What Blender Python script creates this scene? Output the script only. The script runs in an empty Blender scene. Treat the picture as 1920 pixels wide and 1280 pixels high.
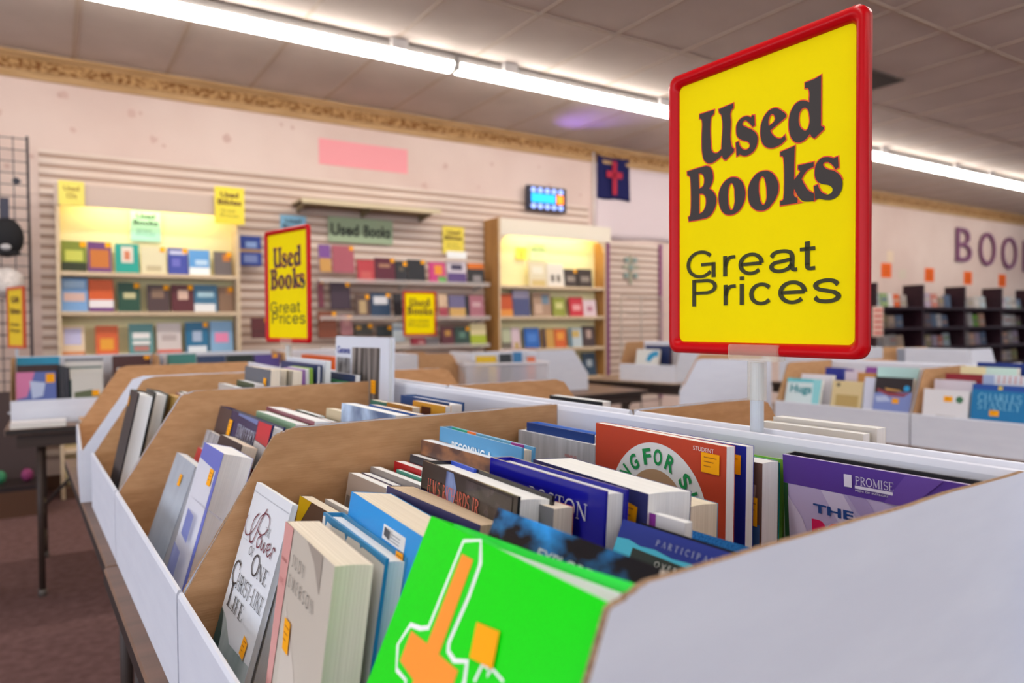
import bpy, bmesh, math, random
from mathutils import Vector, Matrix, Euler
C = bpy.context.scene
COL = C.collection
R = math.radians

# ---------------------------------------------------------------- camera
HC = 1.17                                   # eye height of the photographer
F_PX, PITCH, ROLL = 1350.0, math.atan((607 - 640) / 1350.0), 0.0064
cam_d = bpy.data.cameras.new('camera')
cam_d.sensor_width = 36.0
cam_d.lens = F_PX / 1920 * 36.0
cam_d.clip_start = 0.02
cam_d.dof.use_dof = True
cam_d.dof.focus_distance = 0.74
cam_d.dof.aperture_fstop = 4.6
cam_d.dof.aperture_blades = 9
cam = bpy.data.objects.new('camera', cam_d)
COL.objects.link(cam)
_f = Vector((0, math.cos(PITCH), math.sin(PITCH)))
_u = Vector((0, -math.sin(PITCH), math.cos(PITCH)))
_r = Vector((1, 0, 0))
_R = _r * math.cos(ROLL) - _u * math.sin(ROLL)
_U = _r * math.sin(ROLL) + _u * math.cos(ROLL)
cam.matrix_world = Matrix(((_R.x, _U.x, -_f.x, 0), (_R.y, _U.y, -_f.y, 0), (_R.z, _U.z, -_f.z, HC), (0, 0, 0, 1)))
C.camera = cam

# ---------------------------------------------------------------- world, exposure
w = bpy.data.worlds.new('store_world')
C.world = w
w.use_nodes = True
w.node_tree.nodes['Background'].inputs[0].default_value = (0.80, 0.87, 1.0, 1)
# daylight from the shop front (behind and left of the viewer), dimmer towards the depth of the store
_nt = w.node_tree
_tc = _nt.nodes.new('ShaderNodeTexCoord')
_dot = _nt.nodes.new('ShaderNodeVectorMath'); _dot.operation = 'DOT_PRODUCT'
_dot.inputs[1].default_value = (-0.80, -0.56, 0.2)
_mr = _nt.nodes.new('ShaderNodeMapRange')
_mr.inputs[1].default_value = -0.6; _mr.inputs[2].default_value = 0.9
_mr.inputs[3].default_value = 0.35; _mr.inputs[4].default_value = 2.5
_nt.links.new(_tc.outputs['Generated'], _dot.inputs[0])
_nt.links.new(_dot.outputs['Value'], _mr.inputs[0])
_nt.links.new(_mr.outputs[0], _nt.nodes['Background'].inputs[1])
vs = C.view_settings
vs.view_transform = 'Standard'
vs.look = 'None'
vs.exposure = 0.3
vs.gamma = 1.0
vs.use_curve_mapping = False
TUBE = 18.5                                   # radiance of the fluorescent diffusers
C.cycles.use_denoising = True
C.cycles.max_bounces = 8
C.cycles.diffuse_bounces = 4
C.cycles.glossy_bounces = 3
C.cycles.transmission_bounces = 6
C.cycles.transparent_max_bounces = 8
C.cycles.sample_clamp_indirect = 6.0

# ---------------------------------------------------------------- frames
A_ROW = -math.pi / 2 + 0.605                 # rows of bargain boxes
A_ROOM = 0.568                               # the long wall
def frame(ang):
    c, s = math.cos(ang), math.sin(ang)
    def f(u, v, z=0.0):
        return Vector((u * c - v * s, u * s + v * c, z))
    return f
row = frame(A_ROW)
room = frame(A_ROOM)

# ---------------------------------------------------------------- materials
def lin(c):
    c = c / 255.0
    return c / 12.92 if c <= 0.04045 else ((c + 0.055) / 1.055) ** 2.4
def rgb(h):
    if isinstance(h, str):
        return tuple(lin(int(h[i:i + 2], 16)) for i in (0, 2, 4))
    return tuple(lin(x) for x in h)
_M = {}
def mat(h, rough=0.5, spec=0.4, name=None, coat=0.0):
    key = (h, rough, spec, name, coat)
    if key in _M:
        return _M[key]
    m = bpy.data.materials.new(name or 'colour_' + str(h))
    m.use_nodes = True
    p = m.node_tree.nodes['Principled BSDF']
    p.inputs['Base Color'].default_value = (*rgb(h), 1)
    p.inputs['Roughness'].default_value = rough
    p.inputs['Specular IOR Level'].default_value = spec
    p.inputs['Coat Weight'].default_value = coat
    p.inputs['Coat Roughness'].default_value = 0.12
    _M[key] = m
    return m
def noisy(name, h1, h2, scale=(10, 10, 10), rough=0.6, detail=4.0, bump=0.0, spec=0.3, lo=0.35, hi=0.65, bscale=None, wave=None):
    if name in _M:
        return _M[name]
    m = bpy.data.materials.new(name)
    m.use_nodes = True
    nt = m.node_tree
    p = nt.nodes['Principled BSDF']
    tc = nt.nodes.new('ShaderNodeTexCoord')
    mp = nt.nodes.new('ShaderNodeMapping')
    mp.inputs['Scale'].default_value = scale
    nt.links.new(tc.outputs['Object'], mp.inputs['Vector'])
    n = nt.nodes.new('ShaderNodeTexNoise')
    n.inputs['Scale'].default_value = 1.0
    n.inputs['Detail'].default_value = detail
    nt.links.new(mp.outputs[0], n.inputs['Vector'])
    cr = nt.nodes.new('ShaderNodeValToRGB')
    cr.color_ramp.elements[0].position = lo
    cr.color_ramp.elements[1].position = hi
    cr.color_ramp.elements[0].color = (*rgb(h1), 1)
    cr.color_ramp.elements[1].color = (*rgb(h2), 1)
    nt.links.new(n.outputs[0], cr.inputs[0])
    nt.links.new(cr.outputs[0], p.inputs['Base Color'])
    p.inputs['Roughness'].default_value = rough
    p.inputs['Specular IOR Level'].default_value = spec
    if bump:
        b = nt.nodes.new('ShaderNodeBump')
        b.inputs['Strength'].default_value = bump
        b.inputs['Distance'].default_value = 0.002
        if bscale:
            mp2 = nt.nodes.new('ShaderNodeMapping')
            mp2.inputs['Scale'].default_value = bscale
            nt.links.new(tc.outputs['Object'], mp2.inputs['Vector'])
            n2 = nt.nodes.new('ShaderNodeTexNoise')
            n2.inputs['Scale'].default_value = 1.0
            n2.inputs['Detail'].default_value = 2.0
            nt.links.new(mp2.outputs[0], n2.inputs['Vector'])
            nt.links.new(n2.outputs[0], b.inputs['Height'])
        else:
            nt.links.new(n.outputs[0], b.inputs['Height'])
        nt.links.new(b.outputs[0], p.inputs['Normal'])
    _M[name] = m
    return m
def glow(name, h, strength):
    if name in _M:
        return _M[name]
    m = bpy.data.materials.new(name)
    m.use_nodes = True
    p = m.node_tree.nodes['Principled BSDF']
    p.inputs['Base Color'].default_value = (*rgb(h), 1)
    p.inputs['Emission Color'].default_value = (*rgb(h), 1)
    p.inputs['Emission Strength'].default_value = strength
    _M[name] = m
    return m
def clear(name, h, alpha, rough=0.1):
    if name in _M:
        return _M[name]
    m = mat(h, rough, 0.5, name)
    m.node_tree.nodes['Principled BSDF'].inputs['Alpha'].default_value = alpha
    _M[name] = m
    return m
KRAFT = noisy('kraft_cardboard', 'bd9066', 'c99c72', (30, 30, 90), 0.85, 5, 0.25, 0.15, bscale=(20, 20, 500))
KEDGE = noisy('kraft_edge', '7e6552', 'ab8e72', (400, 400, 400), 0.9, 3, 0.4, 0.1)
WCARD = noisy('white_cardboard', 'd9dce8', 'dee1ec', (9, 9, 40), 0.55, 4, 0.06, 0.35, bscale=(8, 8, 120))
PAGES = noisy('page_edges', 'dedbd4', 'f0eee9', (2, 1500, 2), 0.8, 2, 0.0, 0.2, 0.3, 0.7)
PWHITE = noisy('white_page_edges', 'e2e5e8', 'f3f5f7', (2, 1500, 2), 0.8, 2, 0.0, 0.2, 0.3, 0.7)
PCREAM = noisy('cream_page_edges', 'd8cdba', 'eee4d4', (2, 1500, 2), 0.8, 2, 0.0, 0.2, 0.3, 0.7)
ORANGE = mat('ffad08', 0.6, 0.2, 'orange_sticker')
STKINK = mat('b0661a', 0.6, 0.2, 'faded_sticker_ink')
INK = mat('2a2626', 0.55, 0.3, 'black_ink')

# ---------------------------------------------------------------- mesh helper
class MB:
    def __init__(self):
        self.v, self.f, self.fm, self.ms = [], [], [], []
    def mi(self, m):
        if m not in self.ms:
            self.ms.append(m)
        return self.ms.index(m)
    def face(self, pts, m):
        i = len(self.v)
        self.v += [tuple(p) for p in pts]
        self.f.append(tuple(range(i, i + len(pts))))
        self.fm.append(self.mi(m))
    def raw(self, vs_, fs, m):
        i = len(self.v)
        self.v += [tuple(p) for p in vs_]
        k = self.mi(m)
        for f in fs:
            self.f.append(tuple(a + i for a in f))
            self.fm.append(k)
    def box(self, x0, y0, z0, x1, y1, z1, m, front=None, back=None, top=None, left=None, right=None, bottom=None):
        i = len(self.v)
        self.v += [(x0, y0, z0), (x1, y0, z0), (x1, y1, z0), (x0, y1, z0), (x0, y0, z1), (x1, y0, z1), (x1, y1, z1), (x0, y1, z1)]
        for f, mm in (((0, 3, 2, 1), bottom), ((4, 5, 6, 7), top), ((0, 1, 5, 4), front), ((2, 3, 7, 6), back), ((0, 4, 7, 3), left), ((1, 2, 6, 5), right)):
            self.f.append(tuple(a + i for a in f))
            self.fm.append(self.mi(mm or m))
    def prism(self, pts, axis, a, b, m, cap_a=None, cap_b=None):
        """extrude 2-D outline pts along axis from a to b.  axis 'x': pts=(y,z); 'y': (x,z); 'z': (x,y)"""
        def P(p, t):
            return {'x': (t, p[0], p[1]), 'y': (p[0], t, p[1]), 'z': (p[0], p[1], t)}[axis]
        n = len(pts)
        i = len(self.v)
        self.v += [P(p, a) for p in pts] + [P(p, b) for p in pts]
        self.f.append(tuple(range(i, i + n)))
        self.fm.append(self.mi(cap_a or m))
        self.f.append(tuple(range(i + 2 * n - 1, i + n - 1, -1)))
        self.fm.append(self.mi(cap_b or m))
        k = self.mi(m)
        for j in range(n):
            self.f.append((i + j, i + (j + 1) % n, i + n + (j + 1) % n, i + n + j))
            self.fm.append(k)
    def tube(self, p0, p1, r, m, n=12, r1=None):
        p0, p1 = Vector(p0), Vector(p1)
        d = (p1 - p0).normalized()
        a = d.orthogonal().normalized()
        b = d.cross(a)
        r1 = r if r1 is None else r1
        i = len(self.v)
        for q, rr_ in ((p0, r), (p1, r1)):
            for k in range(n):
                t = 2 * math.pi * k / n
                self.v.append(tuple(q + (a * math.cos(t) + b * math.sin(t)) * rr_))
        k_ = self.mi(m)
        for k in range(n):
            self.f.append((i + k, i + (k + 1) % n, i + n + (k + 1) % n, i + n + k))
            self.fm.append(k_)
        self.f.append(tuple(range(i + n - 1, i - 1, -1)))
        self.f.append(tuple(range(i + n, i + 2 * n)))
        self.fm += [k_, k_]
    def build(self, name, parent=None, bevel=0.0, seg=2, smooth=False, fix=True):
        me = bpy.data.meshes.new(name)
        me.from_pydata(self.v, [], self.f)
        for m in self.ms:
            me.materials.append(m)
        for p, k in zip(me.polygons, self.fm):
            p.material_index = k
        if bevel or fix:
            bm = bmesh.new()
            bm.from_mesh(me)
            if bevel:
                bmesh.ops.remove_doubles(bm, verts=bm.verts, dist=1e-6)
            if fix:
                bmesh.ops.recalc_face_normals(bm, faces=bm.faces)
            if bevel:
                es = [e for e in bm.edges if len(e.link_faces) == 2 and e.calc_face_angle(0) > 0.6]
                bmesh.ops.bevel(bm, geom=es, offset=bevel, segments=seg, affect='EDGES', clamp_overlap=True)
            bm.to_mesh(me)
            bm.free()
        if smooth:
            for p in me.polygons:
                p.use_smooth = True
        o = bpy.data.objects.new(name, me)
        COL.objects.link(o)
        if parent is not None:
            o.parent = parent
        return o
LABELS = {}
def tag(o, label, cat, group=None):
    if label in LABELS and not (group and LABELS[label] == group):
        print('DUPLICATE LABEL', label)
    LABELS[label] = group
    o['label'] = label
    o['category'] = cat
    if group:
        o['group'] = group
    return o
def thing(name, label, cat, loc=(0, 0, 0), rz=0.0, lean=0.0, group=None):
    o = bpy.data.objects.new(name, None)
    o.empty_display_size = 0.05
    COL.objects.link(o)
    o.location = loc
    o.rotation_euler = (-lean, 0, rz)
    return tag(o, label, cat, group)
def place(o, loc, rz=0.0):
    o.location = loc
    o.rotation_euler = (0, 0, rz)
    return o
def struct(o):
    o['kind'] = 'structure'
    return o

# ---------------------------------------------------------------- lettering
_T = {}
def curve_mesh(cu):
    o = bpy.data.objects.new('tmp', cu)
    COL.objects.link(o)
    dg = bpy.context.evaluated_depsgraph_get()
    me = bpy.data.meshes.new_from_object(o.evaluated_get(dg))
    out = ([v.co.copy() for v in me.vertices], [tuple(p.vertices) for p in me.polygons])
    bpy.data.objects.remove(o)
    bpy.data.meshes.remove(me)
    return out
def norm(vs_, fs):
    x0 = min(v[0] for v in vs_); x1 = max(v[0] for v in vs_)
    return [((v[0] - x0) / (x1 - x0), v[1]) for v in vs_], fs
def sans(s, bold=0.0):
    k = (s, bold)
    if k not in _T:
        cu = bpy.data.curves.new('t', 'FONT')
        cu.body = s
        cu.size = 1.0
        cu.offset = bold
        cu.resolution_u = 4
        vs_, fs = curve_mesh(cu)
        n, f = norm(vs_, fs)
        _T[k] = ([(x, y / 0.729) for x, y in n], f)      # cap height = 1
    return _T[k]
def arc(cx, cy, rx, ry, a0, a1, n=12):
    return [(cx + rx * math.cos(R(a0 + (a1 - a0) * i / n)), cy + ry * math.sin(R(a0 + (a1 - a0) * i / n))) for i in range(n + 1)]
TK, TN = 0.105, 0.04
SERIF = {
 'A': (.8, [([(.06, 0), (.4, 1)], TN), ([(.4, 1), (.74, 0)], TK), ([(.18, .35), (.62, .35)], TN), ([(0, 0), (.2, 0)], TN), ([(.6, 0), (.86, 0)], TN)]),
 'C': (.75, [(arc(.42, .5, .36, .5, 50, 310, 16), .09), ([(.66, .7), (.66, 1)], TN)]),
 'D': (.8, [([(.14, 0), (.14, 1)], TK), (arc(.2, .5, .54, .5, -90, 90, 12), .09), ([(0, 0), (.25, 0)], TN), ([(0, 1), (.25, 1)], TN)]),
 'E': (.66, [([(.14, 0), (.14, 1)], TK), ([(0, 1), (.58, 1), (.6, .8)], TN), ([(.14, .52), (.45, .52)], TN), ([(0, 0), (.6, 0), (.64, .22)], TN)]),
 'F': (.6, [([(.14, 0), (.14, 1)], TK), ([(0, 1), (.56, 1), (.58, .8)], TN), ([(.14, .52), (.42, .52)], TN), ([(0, 0), (.28, 0)], TN)]),
 'H': (.9, [([(.14, 0), (.14, 1)], TK), ([(.72, 0), (.72, 1)], TK), ([(.14, .52), (.72, .52)], TN), ([(0, 0), (.28, 0)], TN), ([(0, 1), (.28, 1)], TN), ([(.58, 0), (.86, 0)], TN), ([(.58, 1), (.86, 1)], TN)]),
 'I': (.36, [([(.15, 0), (.15, 1)], TK), ([(0, 0), (.3, 0)], TN), ([(0, 1), (.3, 1)], TN)]),
 'J': (.5, [([(.3, 1), (.3, .2)], TK), (arc(.14, .18, .16, .22, 0, -150, 8), .07), ([(.14, 1), (.46, 1)], TN)]),
 'K': (.82, [([(.14, 0), (.14, 1)], TK), ([(.68, 1), (.16, .45)], TN), ([(.3, .58), (.74, 0)], TK), ([(0, 0), (.28, 0)], TN), ([(0, 1), (.28, 1)], TN), ([(.6, 0), (.84, 0)], TN), ([(.54, 1), (.8, 1)], TN)]),
 'L': (.62, [([(.14, 0), (.14, 1)], TK), ([(0, 1), (.28, 1)], TN), ([(0, 0), (.56, 0), (.6, .24)], TN)]),
 'M': (1.0, [([(.12, 0), (.14, 1)], TN), ([(.14, 1), (.48, .05)], TK), ([(.48, .05), (.84, 1)], TN), ([(.84, 1), (.86, 0)], TK), ([(0, 0), (.24, 0)], TN), ([(.72, 0), (.98, 0)], TN), ([(0, 1), (.2, 1)], TN), ([(.8, 1), (.96, 1)], TN)]),
 'N': (.88, [([(.12, 0), (.12, 1)], TN), ([(.12, 1), (.72, 0)], TK), ([(.72, 0), (.72, 1)], TN), ([(0, 1), (.2, 1)], TN), ([(0, 0), (.24, 0)], TN), ([(.6, 1), (.84, 1)], TN)]),
 'O': (.86, [(arc(.4, .5, .37, .5, 0, 360, 22), .095)]),
 'P': (.68, [([(.14, 0), (.14, 1)], TK), (arc(.2, .74, .4, .26, -90, 90, 10), .08), ([(0, 1), (.25, 1)], TN), ([(0, 0), (.3, 0)], TN), ([(.14, .48), (.22, .48)], TN)]),
 'R': (.78, [([(.14, 0), (.14, 1)], TK), (arc(.2, .75, .38, .25, -90, 90, 10), .08), ([(.28, .5), (.68, 0)], TK), ([(0, 1), (.25, 1)], TN), ([(0, 0), (.28, 0)], TN), ([(.56, 0), (.78, 0)], TN)]),
 'S': (.62, [(arc(.3, .74, .24, .25, 30, 250, 10) + arc(.3, .25, .25, .25, 90, -150, 10), .085)]),
 'T': (.72, [([(.34, 0), (.34, 1)], TK), ([(.0, .78), (.02, 1), (.66, 1), (.68, .78)], TN), ([(.2, 0), (.48, 0)], TN)]),
 'U': (.84, [([(.14, 1), (.14, .35)], TK), (arc(.41, .32, .27, .33, 180, 360, 10), .08), ([(.68, .32), (.68, 1)], TN), ([(0, 1), (.28, 1)], TN), ([(.56, 1), (.8, 1)], TN)]),
 'Y': (.78, [([(.08, 1), (.38, .45)], TK), ([(.7, 1), (.38, .45)], TN), ([(.38, .45), (.38, 0)], TK), ([(0, 1), (.22, 1)], TN), ([(.56, 1), (.8, 1)], TN), ([(.24, 0), (.52, 0)], TN)]),
 'X': (.8, [([(.08, 1), (.7, 0)], TK), ([(.7, 1), (.08, 0)], TN), ([(0, 1), (.22, 1)], TN), ([(.56, 1), (.8, 1)], TN), ([(0, 0), (.2, 0)], TN), ([(.56, 0), (.8, 0)], TN)]),
 'B': (.72, [([(.14, 0), (.14, 1)], TK), (arc(.2, .76, .34, .24, -90, 90, 10), .08), (arc(.2, .26, .4, .26, -90, 90, 10), .08), ([(0, 1), (.25, 1)], TN), ([(0, 0), (.25, 0)], TN)]),
 '-': (.4, [([(.05, .4), (.32, .4)], .08)]), '.': (.25, [([(.1, 0), (.1, .1)], TK)]), ' ': (.4, []),
}
def strokes(sts):
    vs_, fs = [], []
    for pts, wd in sts:
        pts = [Vector((p[0], p[1])) for p in pts]
        n = len(pts)
        L = []
        for i, p in enumerate(pts):
            a = pts[max(i - 1, 0)]; b = pts[min(i + 1, n - 1)]
            if (p - pts[0]).length < 1e-6 and (pts[0] - pts[-1]).length < 1e-6:
                a, b = pts[-2], pts[1]
            d = (b - a).normalized()
            L.append(Vector((-d.y, d.x)) * wd / 2)
        k = len(vs_)
        for p, q in zip(pts, L):
            vs_ += [(p.x + q.x, p.y + q.y), (p.x - q.x, p.y - q.y)]
        for i in range(n - 1):
            fs.append((k + 2 * i, k + 2 * i + 1, k + 2 * i + 3, k + 2 * i + 2))
    return vs_, fs
def serif(s, gap=0.06):
    x = 0
    out = []
    for ch in s:
        wd, sts = SERIF[ch]
        out += [([(p[0] + x, p[1]) for p in pts], t) for pts, t in sts]
        x += wd + gap
    return norm(*strokes(out))
def smooth_line(pts, n=8):
    out = []
    P = [Vector(p) for p in pts]
    for i in range(len(P) - 1):
        a = P[max(i - 1, 0)]; b = P[i]; c = P[i + 1]; d = P[min(i + 2, len(P) - 1)]
        for k in range(n):
            t = k / n
            out.append(0.5 * ((2 * b) + (c - a) * t + (2 * a - 5 * b + 4 * c - d) * t * t + (3 * b - a - 3 * c + d) * t ** 3))
    out.append(P[-1])
    return [(q.x, q.y) for q in out]

# the two heavy words of the printed sign, outlines in millimetres on the card
GLYPHS={
'U':[[(-84.3,291.3,1),(-61.4,291.1,1),(-62.1,286.3,1),(-65.9,283.8,0),(-67.2,277.6,0),(-66.6,252.7,0),(-65.0,243.4,0),(-60.8,239.8,0),(-56.3,239.2,0),(-50.3,242.3,1),(-50.1,281.4,0),(-53.8,286.2,1),(-54.5,289.8,1),(-32.9,291.6,1),(-32.9,286.3,1),(-36.2,283.8,0),(-36.5,270.4,0),(-36.2,245.2,0),(-34.0,240.4,0),(-31.6,238.5,1),(-32.2,235.7,1),(-43.8,228.4,1),(-46.9,229.9,0),(-49.4,234.8,1),(-58.9,230.3,0),(-67.8,229.0,0),(-75.7,233.0,0),(-79.6,242.4,0),(-80.7,260.7,0),(-80.3,282.7,0),(-81.6,284.9,0),(-84.3,286.2,1)]],
's':[[(-6.4,271.2,1),(-3.4,270.4,1),(-2.6,259.1,1),(-5.6,258.2,1),(-11.6,264.9,0),(-16.8,267.8,0),(-20.0,264.6,0),(-15.1,260.1,0),(-4.7,253.5,0),(0.1,247.8,0),(1.0,241.1,0),(-2.4,232.5,0),(-10.4,228.0,0),(-17.3,228.0,0),(-23.2,230.6,1),(-28.0,229.6,1),(-29.2,245.2,1),(-25.6,245.9,1),(-23.3,240.1,0),(-18.5,235.3,0),(-13.3,234.2,0),(-9.2,237.2,0),(-11.0,241.8,0),(-22.1,247.5,0),(-27.4,252.9,0),(-28.6,258.9,0),(-27.5,266.3,0),(-22.1,271.2,0),(-13.9,271.8,0),(-7.6,269.1,1)]],
'e':[[(25.2,271.1,0),(32.1,266.7,0),(37.9,260.3,0),(37.4,258.2,1),(17.7,248.4,1),(22.1,242.0,0),(28.0,237.7,0),(32.2,237.0,0),(36.6,239.2,1),(37.7,234.5,1),(31.2,230.5,0),(17.2,229.8,0),(9.5,234.6,0),(5.6,243.8,0),(5.0,251.3,0),(7.2,260.9,0),(12.7,268.3,0),(18.2,271.2,0)],[(16.1,253.8,1),(23.9,258.3,0),(23.6,262.9,0),(19.8,266.1,0),(16.6,263.3,0),(15.4,258.1,0)]],
'd':[[(79.8,290.9,1),(79.8,239.4,1),(83.1,237.0,1),(82.9,234.9,1),(72.6,228.2,1),(69.7,230.1,0),(67.3,234.1,1),(60.9,229.0,0),(51.9,228.3,0),(45.8,233.2,0),(42.6,241.0,0),(41.6,250.1,0),(42.6,258.7,0),(45.6,265.1,0),(50.7,269.9,0),(57.8,270.7,0),(66.2,267.0,1),(66.1,278.9,0),(64.6,282.3,1),(61.2,283.0,1),(61.2,288.5,1),(72.4,289.2,1)],[(59.8,262.8,0),(64.5,259.9,0),(66.2,254.7,0),(66.0,242.6,0),(62.8,238.6,0),(58.9,239.9,0),(54.8,245.2,0),(53.6,254.3,0),(55.3,260.0,0)]],
'B':[[(-104.6,225.6,1),(-79.9,226.8,0),(-71.6,226.3,0),(-66.1,222.1,0),(-63.4,215.4,0),(-63.4,208.4,0),(-68.9,198.9,1),(-62.5,193.7,0),(-58.5,186.1,0),(-58.9,178.6,0),(-62.5,171.4,0),(-69.7,165.4,0),(-80.8,164.0,0),(-101.7,163.7,1),(-102.7,169.0,1),(-99.8,170.0,1),(-98.6,174.9,0),(-99.3,216.7,0),(-100.5,219.1,0),(-104.1,221.2,1)],[(-86.0,219.7,1),(-81.7,219.3,0),(-77.6,215.1,0),(-76.6,210.0,0),(-79.0,203.3,0),(-85.0,201.1,1)],[(-85.0,194.9,1),(-79.9,194.4,0),(-75.3,190.8,0),(-73.9,184.2,0),(-75.3,177.4,0),(-79.9,172.0,0),(-85.0,170.8,1)]],
'o':[[(-32.0,206.1,0),(-22.0,200.7,0),(-17.0,191.9,0),(-15.8,182.4,0),(-19.4,172.3,0),(-26.9,165.3,0),(-38.8,163.5,0),(-47.4,167.3,0),(-52.7,175.6,0),(-54.5,185.5,0),(-52.7,194.9,0),(-47.5,201.6,0),(-39.7,205.8,0)],[(-35.8,200.0,0),(-32.0,195.7,0),(-30.7,186.0,0),(-31.1,174.6,0),(-35.4,168.5,0),(-38.8,172.3,0),(-40.5,180.7,0),(-40.5,190.3,0),(-38.8,197.5,0)]],
'O':[[(10.1,205.6,0),(2.3,205.1,0),(-5.7,199.9,0),(-10.5,192.8,0),(-11.7,183.1,0),(-9.6,172.9,0),(-4.0,166.2,0),(4.7,162.5,0),(15.1,163.6,0),(19.6,167.1,0),(25.7,173.9,0),(28.6,181.7,0),(28.2,189.3,0),(24.1,197.7,0),(17.2,203.7,0)],[(7.4,200.3,0),(3.9,197.0,0),(2.7,189.4,0),(3.5,179.5,0),(5.9,171.3,0),(9.0,168.3,0),(12.5,171.6,0),(13.6,181.8,0),(11.7,194.3,0),(9.7,198.9,0)]],
'k':[[(48.9,225.1,1),(48.4,207.0,0),(48.3,189.3,1),(55.0,195.6,0),(55.6,197.0,0),(53.2,199.9,1),(53.2,203.6,1),(71.6,203.8,1),(71.6,199.0,1),(65.8,197.6,0),(61.6,194.7,0),(57.3,188.7,1),(61.0,182.0,0),(65.9,175.1,0),(72.0,171.1,1),(72.1,163.5,1),(65.2,163.9,0),(59.0,165.4,0),(55.1,168.8,0),(48.3,180.0,1),(48.5,172.3,0),(52.6,169.2,1),(52.6,164.3,1),(31.2,164.6,1),(31.2,169.1,1),(34.6,170.0,0),(35.6,172.9,0),(35.3,213.9,0),(34.0,217.2,0),(31.1,218.5,1),(31.1,222.4,1)]],
'S':[[(97.3,204.0,1),(98.9,204.1,1),(99.6,193.2,1),(96.5,192.0,1),(92.5,197.4,0),(86.6,201.1,0),(82.6,199.9,0),(84.0,196.1,0),(97.0,189.0,0),(102.5,182.7,0),(104.1,174.9,0),(101.0,166.6,0),(94.6,162.3,0),(86.8,162.3,0),(78.1,165.0,1),(73.6,164.5,1),(72.3,178.6,1),(76.4,179.7,1),(78.8,174.2,0),(83.4,169.3,0),(90.7,168.2,0),(93.2,171.4,0),(91.9,174.8,0),(78.1,181.3,0),(74.0,186.5,0),(73.0,192.7,0),(74.6,200.8,0),(79.3,205.3,0),(86.6,206.1,0),(94.4,203.1,1)]],
}
GORDER = ['U', 's', 'e', 'd', 'B', 'o', 'O', 'k', 'S']
def glyph_mesh(offset=0.0):
    vs_, fs = [], []
    for g in GORDER:
        cu = bpy.data.curves.new('g', 'CURVE')
        cu.dimensions = '2D'
        cu.fill_mode = 'BOTH'
        cu.resolution_u = 5
        cu.offset = offset
        for loop in GLYPHS[g]:
            sp = cu.splines.new('BEZIER')
            sp.bezier_points.add(len(loop) - 1)
            sp.use_cyclic_u = True
            for bp, (x, y, c) in zip(sp.bezier_points, loop):
                bp.co = (x / 1000, y / 1000, 0)
                h = 'VECTOR' if c else 'AUTO'
                bp.handle_left_type = h
                bp.handle_right_type = h
        a, b = curve_mesh(cu)
        k = len(vs_)
        vs_ += [(v[0], v[1]) for v in a]
        fs += [tuple(i + k for i in f) for f in b]
    return vs_, fs
USED_BOOKS = glyph_mesh()
USED_BOOKS_LINE = glyph_mesh(0.0013)
def wide(pts_list, wv=.0060, wh=.0040):
    """wide grotesque lettering: upright strokes thick, level strokes thin"""
    vs_, fs = [], []
    for pts in pts_list:
        P = [Vector((p[0] / 1000, p[1] / 1000)) for p in pts]
        k, n = len(vs_), len(P)
        for i, p in enumerate(P):
            d = (P[min(i + 1, n - 1)] - P[max(i - 1, 0)]).normalized()
            q = Vector((-d.y, d.x))
            wd = math.hypot(q.x * wv, q.y * wh) / 2
            vs_ += [(p.x + q.x * wd, p.y + q.y * wd), (p.x - q.x * wd, p.y - q.y * wd)]
        for i in range(n - 1):
            fs.append((k + 2 * i, k + 2 * i + 1, k + 2 * i + 3, k + 2 * i + 2))
    return vs_, fs
sm = smooth_line
GREAT_PRICES = wide([
    arc(-82.8, 108.8, 20, 15, 38, 322, 30), [(-82, 108.2), (-62.4, 108.2)], [(-62.4, 110), (-62.4, 92)],
    [(-44.8, 92), (-44.8, 116)], sm([(-44.8, 103), (-42.5, 109.5), (-37.5, 113.6), (-29.9, 113.9)]),
    [(-22, 104)] + [(7, 104)], arc(-7.7, 104, 14.6, 10.8, 0, 320, 30),
    sm([(19.6, 109), (24, 113.4), (33, 114.8), (42, 113.4), (46, 109), (46, 97.5), (48.5, 94), (52.4, 94)]), sm([(46, 105.4), (36, 104), (24, 102.4), (19.8, 98.4), (24, 94.2), (32, 93.2), (41, 95.4), (46, 100)]),
    [(64.5, 122.4), (64.5, 98)], sm([(64.5, 99), (65.2, 95), (68, 93.8), (73.8, 94)]), [(55.6, 114.4), (73.8, 114.4)],
    [(-93.3, 57.8), (-93.3, 90.5)], [(-93.3, 88.6), (-74, 88.6)] + arc(-74, 81.2, 14, 7.4, 85, -85, 14) + [(-74, 73.8), (-93.3, 73.8)],
    [(-44, 57.8), (-44, 82)], sm([(-44, 69), (-41.8, 75.5), (-36.8, 79.6), (-29.1, 79.9)]),
    [(-20.4, 57.8), (-20.4, 82)], [(-20.4, 86.2), (-20.4, 90.4)],
    arc(6.5, 69.4, 13.6, 10.8, 38, 322, 26), [(32, 69.6), (61.4, 69.6)], arc(46.6, 69.6, 14.8, 10.8, 0, 320, 30),
    sm([(99.6, 75.6), (95, 79.2), (87, 80.3), (78, 78.8), (74.4, 75.2), (78, 71.6), (87, 69.7), (96, 67.6), (100.2, 63.8), (96, 60), (87, 58.7), (78, 59.8), (73.6, 63.4)])])
def put(mb, shape, x, z, sx, sz, y, m, shear=0.0):
    """place a 2-D shape (verts, faces) on the plane y, lower left at (x, z)"""
    vs_, fs = shape
    mb.raw([(x + v[0] * sx + shear * v[1], y, z + v[1] * sz) for v in vs_], fs, m)

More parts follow.
